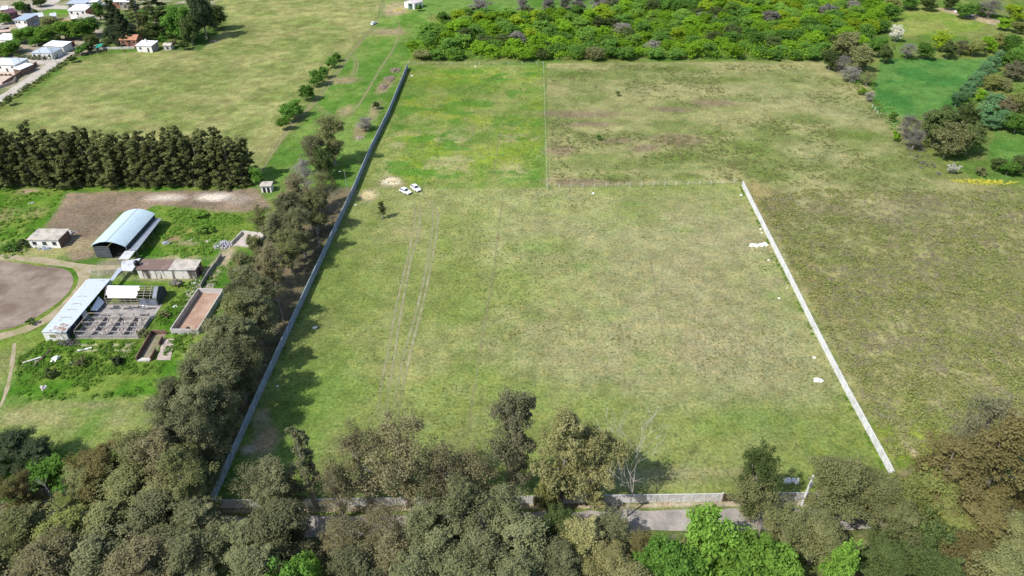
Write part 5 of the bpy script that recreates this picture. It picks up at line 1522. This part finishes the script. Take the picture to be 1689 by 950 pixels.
# ------------------------------------------------------------------ cars
def car(label, px, py, heading, paint, L=4.2, Wd=1.75, group=None):
    x, y = P(px, py)
    root = thing('car', label, 'car', (x, y, 0), heading, group)
    prof = [(-.5, .35), (-.5, .62), (-.47, .86), (-.30, .93), (.20, .93), (.44, .80), (.5, .60), (.5, .33)]
    cab = [(-.46, .93), (-.36, 1.40), (-.20, 1.47), (.02, 1.45), (.22, .93)]
    mb = MB()
    n = len(prof)
    rings = []
    for s, k in ((-1, .90), (-.88, 1.0), (.88, 1.0), (1, .90)):
        rings.append([(px_ * L * (k if abs(s) == 1 else 1), s * Wd / 2, z - (.05 if abs(s) == 1 and z > .7 else 0)) for px_, z in prof])
    base = len(mb.v)
    for rg in rings: mb.v += rg
    for r in range(3):
        for i in range(n):
            j = (i + 1) % n
            mb.f.append((base + r * n + i, base + r * n + j, base + (r + 1) * n + j, base + (r + 1) * n + i)); mb.m.append(0)
    mb.f.append(tuple(range(base, base + n))); mb.m.append(0)
    mb.f.append(tuple(range(base + 3 * n, base + 4 * n))[::-1]); mb.m.append(0)
    lo, hi = Wd / 2 * .90, Wd / 2 * .72
    top = lambda z: lo + (hi - lo) * (z - .93) / .54
    A = [(p * L, -top(z), z) for p, z in cab]; B = [(p * L, top(z), z) for p, z in cab]
    mb.poly(A); mb.poly(B[::-1])
    for i in range(len(cab) - 1): mb.poly([A[i], B[i], B[i + 1], A[i + 1]])
    mb.build('body', paint, root)

    def pane(name, pts, m=GLASS):
        c = sum((Vector(p) for p in pts), Vector()) / len(pts)
        nrm = (Vector(pts[1]) - Vector(pts[0])).cross(Vector(pts[2]) - Vector(pts[0])).normalized()
        if nrm.dot(c - Vector((0, 0, .9))) < 0: nrm = -nrm
        q = [c + (Vector(p) - c) * .86 for p in pts]
        w = MB(); w.solid([p + nrm * .004 for p in q], [p + nrm * .018 for p in q]); w.build(name, m, root)
    pane('windscreen', [A[4], B[4], B[3], A[3]])
    pane('rear_window', [A[0], A[1], B[1], B[0]])
    for S in (A, B):
        mid0 = tuple(np.array(S[0]) * .45 + np.array(S[4]) * .55); mid1 = tuple(np.array(S[2]) * .4 + np.array(S[3]) * .6)
        pane('side_window', [S[0], mid0, mid1, S[2], S[1]]); pane('side_window', [mid0, S[4], S[3], mid1])
    for sx in (-.31, .31):
        for sy in (-1, 1):
            w = MB(); c = Vector((sx * L, sy * (Wd / 2 - .10), .31))
            w.tube([c + Vector((0, -.11, 0)), c + Vector((0, .11, 0))], [.31, .31], 14)
            wo = w.build('wheel', RUBBER, root)
            w = MB(); w.tube([c + Vector((0, sy * .112, 0)), c + Vector((0, sy * .125, 0))], [.19, .19], 10); w.build('rim', STEEL, wo)
    for sy in (-1, 1):
        w = MB(); w.box(L * .455, L * .482, sy * Wd * .36 - .17, sy * Wd * .36 + .17, .62, .77); w.build('headlight', LAMPW, root)
        w = MB(); w.box(-L * .503, -L * .485, sy * Wd * .38 - .13, sy * Wd * .38 + .13, .65, .85); w.build('tail_light', LAMPR, root)
        w = MB(); w.box(.17 * L, .17 * L + .14, sy * (Wd / 2 + .07) - .08, sy * (Wd / 2 + .07) + .08, .93, 1.06); w.build('mirror', paint, root)
    w = MB(); w.box(L * .492, L * .512, -Wd * .3, Wd * .3, .36, .52); w.build('bumper_grille', BLACKP, root)
    return root


hd = math.atan2(-2.9, 2.9)
car('white hatchback parked in the field, the one nearer the dark wall', 669, 318, hd + .08, PAINT_W, 4.1, group='white cars in the field')
car('white hatchback parked in the field where the curved wheel tracks end', 686, 313, hd - .12, PAINT_W, 4.1, group='white cars in the field')
car('white car driving on the grass lane far away', 616.5, 40, math.radians(70), PAINT_W, 4.3, 1.8)
car('silver blue car parked at the edge of the clearing', 1597.5, 27, math.radians(-25), PAINT_S, 4.4)
car('dark car on the far street behind the town green', 120, 12, 0.1, mat('dark car paint', (0.05, 0.06, 0.08), .3), 4.2)

# ------------------------------------------------------------------ poles
def pole(label, base, top_h, lean=(0, 0), r=.12, m=WOODPALE, arm=1.4, lamp=False, name='utility_pole', cat='pole'):
    root = thing(name, label, cat, P3(*base))
    t = Vector((lean[0], lean[1], top_h))
    mb = MB(); mb.tube([(0, 0, -.3), t * .5, t], [r * 1.25, r, r * .75], 8); mb.build('pole', m, root)
    if arm:
        mb = MB(); mb.beam(t * .93 + Vector((-arm / 2, -.1, 0)), t * .93 + Vector((arm / 2, -.1, 0)), .1); a = mb.build('crossarm', WOODPALE, root)
        for s in (-1, 0, 1):
            q = t * .93 + Vector((s * arm * .42, -.1, .055))
            mb = MB(); mb.tube([q, q + Vector((0, 0, .08)), q + Vector((0, 0, .16))], [.045, .06, .03], 8); mb.build('insulator', LAMPW, a)
    if lamp:
        mb = MB(); mb.tube([t * .96, t * .98 + Vector((-.6, -.1, .15)), t * .98 + Vector((-1.1, -.2, .15))], [.035, .03, .03], 6); l = mb.build('lamp_arm', STEEL, root)
        q = t * .98 + Vector((-1.35, -.25, .13))
        mb = MB(); mb.tube([q + Vector((.3, .05, .02)), q, q + Vector((-.3, -.05, -.02))], [.06, .13, .07], 8); mb.build('lamp_head', LAMPW, l)
    return root


for base, lb in (((573, 313), 'farthest'), ((528, 409), 'middle'), ((468, 531), 'nearest')):
    pole(f'{lb} thin street lamp pole between tree row and dark wall', base, 6.5, (-.1, 0), .075, mat('grey pole', (0.34, 0.33, 0.32), .8), 0, True, 'lamp_post', 'lamp post')
pl = pole('thick white concrete utility pole in front of the pale wall', (1322, 833), 8.0, (.15, 0), .2, CONC_WHITE, 1.6)
mb = MB(); mb.tube([(.1, -.42, 5.6), (.1, -.42, 6.5)], [.27, .27], 12); mb.build('transformer', STEEL, pl)
for base, h, lb in (((71, 101), 8, 'pale concrete street pole at the hedge corner'), ((94, 106), 8, 'thin street pole at the road bend'), ((40, 120), 7, 'thin street pole beside the annexe'), ((42, 14), 8, 'thin street pole at the upper town road')):
    pole(lb, base, h, (0, 0), .12, CONC_PALE, 1.2)


# ------------------------------------------------------------------ bare trees
def bare(name, label, x, y, h, seed, m=DEADWOOD, spread=.5, levels=4, r0=.16, cat='dead tree', lean=0.0):
    rr = random.Random(seed)
    root = thing(name, label, cat, (x, y, 0))
    tr, br = MB(), MB()

    def grow(mb, p, d, l, r, lv):
        pts, rad = [p], [r]
        q, dd = p, d
        for i in range(3):
            dd = (dd + Vector((rr.uniform(-.18, .18), rr.uniform(-.18, .18), rr.uniform(-.03, .12)))).normalized()
            q = q + dd * l / 3
            pts.append(q); rad.append(r * (1 - .2 * (i + 1)))
        mb.tube(pts, rad, 5 if lv else 7)
        if lv < levels:
            for k in range(3 if lv else 4):
                a = rr.uniform(0, 6.28)
                nd = (dd * 1.0 + Vector((math.cos(a), math.sin(a), .25)) * spread * rr.uniform(.7, 1.5)).normalized()
                s = pts[rr.choice((2, 3, 3))]
                grow(br, s, nd, l * rr.uniform(.55, .8), max(r * .48, .025), lv + 1)
    grow(tr, Vector((0, 0, -.2)), Vector((lean, 0, 1)).normalized(), h * .38, r0, 0)
    tr.build('trunk', m, root); br.build('branches', m, root)
    return root


x, y, h = apex(1055, 705, row=78); bare('dead_tree', 'tall dead whitish tree with bare forked branches at the front wall', x, y, h, 5, mat('bleached wood', (0.40, 0.355, 0.31), 0.8, (0.30, 0.26, 0.22), 2.0), spread=.55, r0=.17, levels=4)
x, y, h = apex(1110, 855, row=70); bare('dead_tree', 'bare twiggy tree standing beside the gravel road', x, y, h * .7, 9, mat('grey twig', (0.22, 0.19, 0.17), .9), .8, 4, .14)
x, y, h = apex(75, 790, row=79); bare('dead_tree', 'bare pale branches among the green trees of the grove', x, y, h, 12, mat('pale branch', (0.4, 0.36, 0.31), .9), .8, 4, .14, lean=-.3)
x, y, h = apex(1010, 815, row=77); bare('dead_tree', 'bare broken tree in front of the pale wall', x, y, h * .8, 15, mat('ash grey branch', (0.26, 0.23, 0.21), .9), .8, 4, .14)
x, y, h = apex(1265, 850, row=74); bare('dead_tree', 'leafless tangled tree in front of the dark green one', x, y, h * .75, 18, mat('grey brown branch', (0.25, 0.21, 0.18), .9), .9, 4, .14)
x, y, h = apex(1410, 770, row=79); bare('dead_tree', 'dead pale branches rising from the olive tree', x, y, h, 21, DEADWOOD, .5, 3, .12)
x, y, h = apex(95, 530, h=4.5); bare('dead_tree', 'leafless brown brush leaning on the barn front', x + 1, y - 2, 5, 24, mat('brush brown', (0.2, 0.16, 0.13), .9), 1.0, 4, .08)
x, y, h = apex(604, 200, h=4); bare('dead_tree', 'thin leafless tree beside the dark wall at the lane', x, y, 4.5, 27, mat('brush grey', (0.24, 0.21, 0.18), .9), .9, 4, .08)


# ------------------------------------------------------------------ heaps and litter
def heap(name, label, px, py, rx, ry, h, m, n, size, cat, seed=1, group=None):
    """A heap of broken lumps lying on the ground: one mesh."""
    rr = random.Random(seed)
    mb = MB()
    for k in range(n):
        a, q = rr.uniform(0, 6.28), rr.random() ** .6
        cx, cy = rx * q * math.cos(a), ry * q * math.sin(a)
        z = h * (1 - q) * rr.uniform(.3, 1)
        s = size * rr.uniform(.5, 1.4)
        t = rr.uniform(0, 3.14)
        b = []
        for i in range(5):
            aa = t + i * 1.257 + rr.uniform(-.3, .3)
            b.append((cx + s * math.cos(aa) * rr.uniform(.7, 1.2), cy + s * math.sin(aa) * rr.uniform(.7, 1.2)))
        hh = s * rr.uniform(.35, .9)
        mb.solid([(u, v, max(0, z - .1)) for u, v in b], [(cx + (u - cx) * .6, cy + (v - cy) * .6, z + hh) for u, v in b])
    o = mb.build(name, m, None, P3(px, py))
    return tag(o, label, cat, group)


heap('rubble_heap', 'white rubble heap in the field, nearer the white wall', 1258, 404, 1.5, .8, .7, RUBBLE_W, 34, .33, 'rubble', 1)
heap('rubble_heap', 'white rubble heap beside the other one, farther from the wall', 1244, 405, 1.6, .8, .6, RUBBLE_W, 34, .3, 'rubble', 2)
heap('rubble_heap', 'spread white rubble near the lower end of the white wall', 1348, 627, 1.1, .6, .35, RUBBLE_W, 26, .26, 'rubble', 3)
heap('rubble_heap', 'white rubble heap just inside the front wall', 1306, 793, 1.5, .6, .6, RUBBLE_W, 30, .3, 'rubble', 4)
heap('rubble_heap', 'mixed colourful rubbish heap beside the roofless room', 368, 405, 2.6, 2.6, 1.0, RUBBLE_R, 110, .3, 'rubbish', 5)
heap('rubble_heap', 'rubble heap behind the small white ruined house', 116, 384, 2.0, 1.2, .8, RUBBLE, 40, .3, 'rubble', 6)
heap('rubble_heap', 'broken sheets lying in front of the small white ruin', 74, 410, 2.2, .6, .4, mat('grey blue scrap', (0.3, 0.34, 0.38), .7), 26, .35, 'rubble', 7)
heap('rubble_heap', 'long rubble strip between the stained shed and yard', 322, 470, 1.6, 5.5, .4, RUBBLE, 60, .28, 'rubble', 8)
heap('rubble_heap', 'blackened heap at the front corner of the barn', 112, 566, 2.6, 1.3, .6, mat('charred scrap', (0.1, 0.085, 0.08), .9), 60, .3, 'rubble', 9)
heap('rubble_heap', 'scattered white scrap in the overgrown allotment', 92, 593, 1.2, .8, .7, RUBBLE_W, 14, .45, 'rubble', 10)
heap('rubble_heap', 'grey sheet scrap and red earth beside the hangar', 274, 401, 1.4, .6, .3, mat('slate scrap', (0.28, 0.3, 0.33), .7), 16, .4, 'rubble', 11)
heap('brush_pile', 'brown brushwood pile by the far end of the dark wall', 652, 116, 2.4, 3.5, .9, mat('brushwood', (0.25, 0.185, 0.14), .9), 60, .4, 'brushwood', 12)
heap('brush_pile', 'brown brushwood pile in the grass lane, second along the wall', 643, 131, 2.2, 4.0, .9, mat('brushwood', (0.25, 0.185, 0.14), .9), 60, .4, 'brushwood', 13)
heap('brush_pile', 'brown brushwood pile in the grass lane, nearest the camera', 633, 144, 2.0, 3.6, .8, mat('brushwood', (0.25, 0.185, 0.14), .9), 60, .4, 'brushwood', 14)
heap('rubble_heap', 'small rubble heap by the shrub near the dark wall', 594, 228, 1.6, 1.3, .6, mat('dull rubble', (0.33, 0.28, 0.22), .9), 24, .35, 'rubble', 15)
heap('log_pile', 'pale pile of cut wood out in the hay meadow', 354, 68, 2.0, 1.2, .8, WOODPALE, 26, .35, 'wood pile', 16)
heap('rubble_heap', 'white heap beside the silver blue car in the clearing', 1579, 20, 1.0, 1.6, 1.2, RUBBLE_W, 18, .5, 'rubble', 17)
heap('rubble_heap', 'yellow sand heap in front of the far homestead', 657, 17, 2.2, 1.6, .8, mat('yellow sand', (0.5, 0.40, 0.10), .9), 26, .5, 'sand heap', 18)
for k, (px, py, s, lb) in enumerate([(519.5, 541, .5, 'crumpled white bag in the grass near the dark wall'), (457, 637, .28, 'small white scrap in the shade of the dark wall'), (1268, 429, .34, 'small white block between the rubble heaps and wall'), (1255, 378, .3, 'white scrap above the twin rubble heaps'), (1256, 384, .26, 'white scrap just beside the twin rubble heaps'),
                                      (1343, 590, .36, 'white scrap above the spread rubble'), (1298, 475, .18, 'tiny white scrap near the middle of the white wall'), (1285, 492, .3, 'pale scrap in a green patch of the field'), (1346, 469, .24, 'white scrap on the scrub side of the white wall'), (1222, 322, .4, 'white plank near the far end of the white wall'),
                                      (978, 319, .4, 'white scrap below the wire fence'), (587, 338, .3, 'pale stone near the dark wall shadow'), (680, 125, .4, 'white scrap at the top of the green field'), (265, 429, .45, 'white plate in the grass before the stained shed'), (694, 320, .3, 'pale stone beside the parked hatchbacks'), (1260, 787, .3, 'white scrap behind the front wall'), (784, 110, .4, 'white scrap along the fence under the wood')]):
    heap('litter', lb, px, py, s, s * .6, s * .3, RUBBLE_W, 6, s * .6, 'litter', 40 + k)
for k, (a, b, lb) in enumerate([((194, 452), (224, 436), 'fallen timber beam beside the patched lean-to'), ((190, 457), (212, 440), 'grey plank beside the narrow lean-to'), ((128, 580), (152, 575), 'white plank lying in the allotment'), ((56, 606), (85, 577), 'dark broken beam running through the weeds'), ((38, 600), (70, 590), 'pale trough in the weeds by the footpath')]):
    o = P3(*a); mb = MB(); mb.beam((0, 0, .25), P3(*b) - o + Vector((0, 0, .25)), .4, 0, .2)
    tag(mb.build('plank', RUBBLE_W if k == 2 else CONC_PALE if k == 4 else WOODPALE if k < 2 else WOODDARK, None, o), lb, 'plank')


for k, (px, py, s, m, lb) in enumerate([(208, 360 + 70, .5, RUBBLE, 'grey stones beside the lean-to in front of the hangar'), (150, 448, .4, RUBBLE, 'stones at the bend of the farm track'), (302, 424, .4, RUBBLE_W, 'white scrap in the weeds before the stained shed'), (318, 395, .6, RUBBLE, 'pale rubble in the weedy ground by the hangar'), (288, 505, .5, RUBBLE_W, 'white scrap on the rough ground behind the walled yard'), (236, 505, .5, RUBBLE_W, 'white scrap on the slab before the frame shed'), (60, 598, .6, RUBBLE, 'broken bricks beside the pale trough'), (116, 600, .7, WOODPALE, 'splintered boards in the overgrown allotment'), (72, 640, .6, RUBBLE, 'pale stones at the upper edge of the lower lawn'), (52, 335, .5, RUBBLE, 'pale stones in the weeds by the soil strip'), (345, 398, .6, RUBBLE, 'pale stones left of the colourful rubbish heap'), (345, 470, .5, RUBBLE, 'stones beside the grey low wall')]):
    heap('litter', lb, px, py, s * 1.6, s, s * .4, m, 10, s * .5, 'litter', 80 + k)


# ------------------------------------------------------------------ horses
def horse(label, px, py, rot, m, graze=True, s=1.0, lying=False):
    """One continuous body: trunk, neck, head and four jointed legs grown from a skeleton."""
    me = bpy.data.meshes.new('horse')
    z = .62 if lying else 1.2
    V = [((-.70, 0, z), .27), ((-.2, 0, z - .02), .29), ((.35, 0, z), .30), ((.62, 0, z + .1), .22), ((.95, 0, z - .1 if graze else z + .45), .15), ((1.15, 0, z - .5 if graze else z + .75), .12), ((1.32, 0, z - .85 if graze else z + .62), .09), ((-.95, 0, z - .1), .06), ((-1.05, 0, z - .6), .04)]
    E = [(0, 1), (1, 2), (2, 3), (3, 4), (4, 5), (5, 6), (0, 7), (7, 8)]
    for sx, hind in ((-.68, True), (.42, False)):
        for sy in (-.17, .17):
            k = len(V)
            if lying: pts = [((sx + .05, sy * 1.5, .4), .14), ((sx + .35, sy * 2.2, .2), .07), ((sx, sy * 2.6, .1), .05)]
            elif hind: pts = [((sx + .06, sy, .82), .15), ((sx - .14, sy, .5), .075), ((sx - .06, sy, .06), .06)]
            else: pts = [((sx, sy, .8), .13), ((sx + .02, sy, .45), .07), ((sx, sy, .06), .06)]
            V += pts
            E += [(0 if hind else 2, k), (k, k + 1), (k + 1, k + 2)]
    me.from_pydata([tuple(c * s for c in v) for v, _ in V], E, [])
    me.materials.append(m)
    o = bpy.data.objects.new('horse', me); COL.objects.link(o)
    o.modifiers.new('skin', 'SKIN'); sub = o.modifiers.new('subdivision', 'SUBSURF'); sub.levels = sub.render_levels = 1
    for i, (_, r) in enumerate(V): me.skin_vertices[0].data[i].radius = (r * s, r * s)
    me.skin_vertices[0].data[0].use_root = True
    o.location = P3(px, py); o.rotation_euler = (0, 0, rot)
    return tag(o, label, 'horse', None)


horse('dark horse standing broadside in the meadow below the canopy', 175, 88, .1, HIDE, False)
horse('dark horse facing away, grazing left of the broadside one', 166, 89.5, 1.3, HIDE, True)
horse('dark foal standing by the bush at the road bend', 151, 91, .6, HIDE, True, .75)
horse('brown horse lying in front of the brick house wall', 205, 85, 0, HIDE_B, True, .9, True)
horse('brown horse lying in front of the small white house', 240, 84.5, .2, HIDE_B, True, 1.0, True)
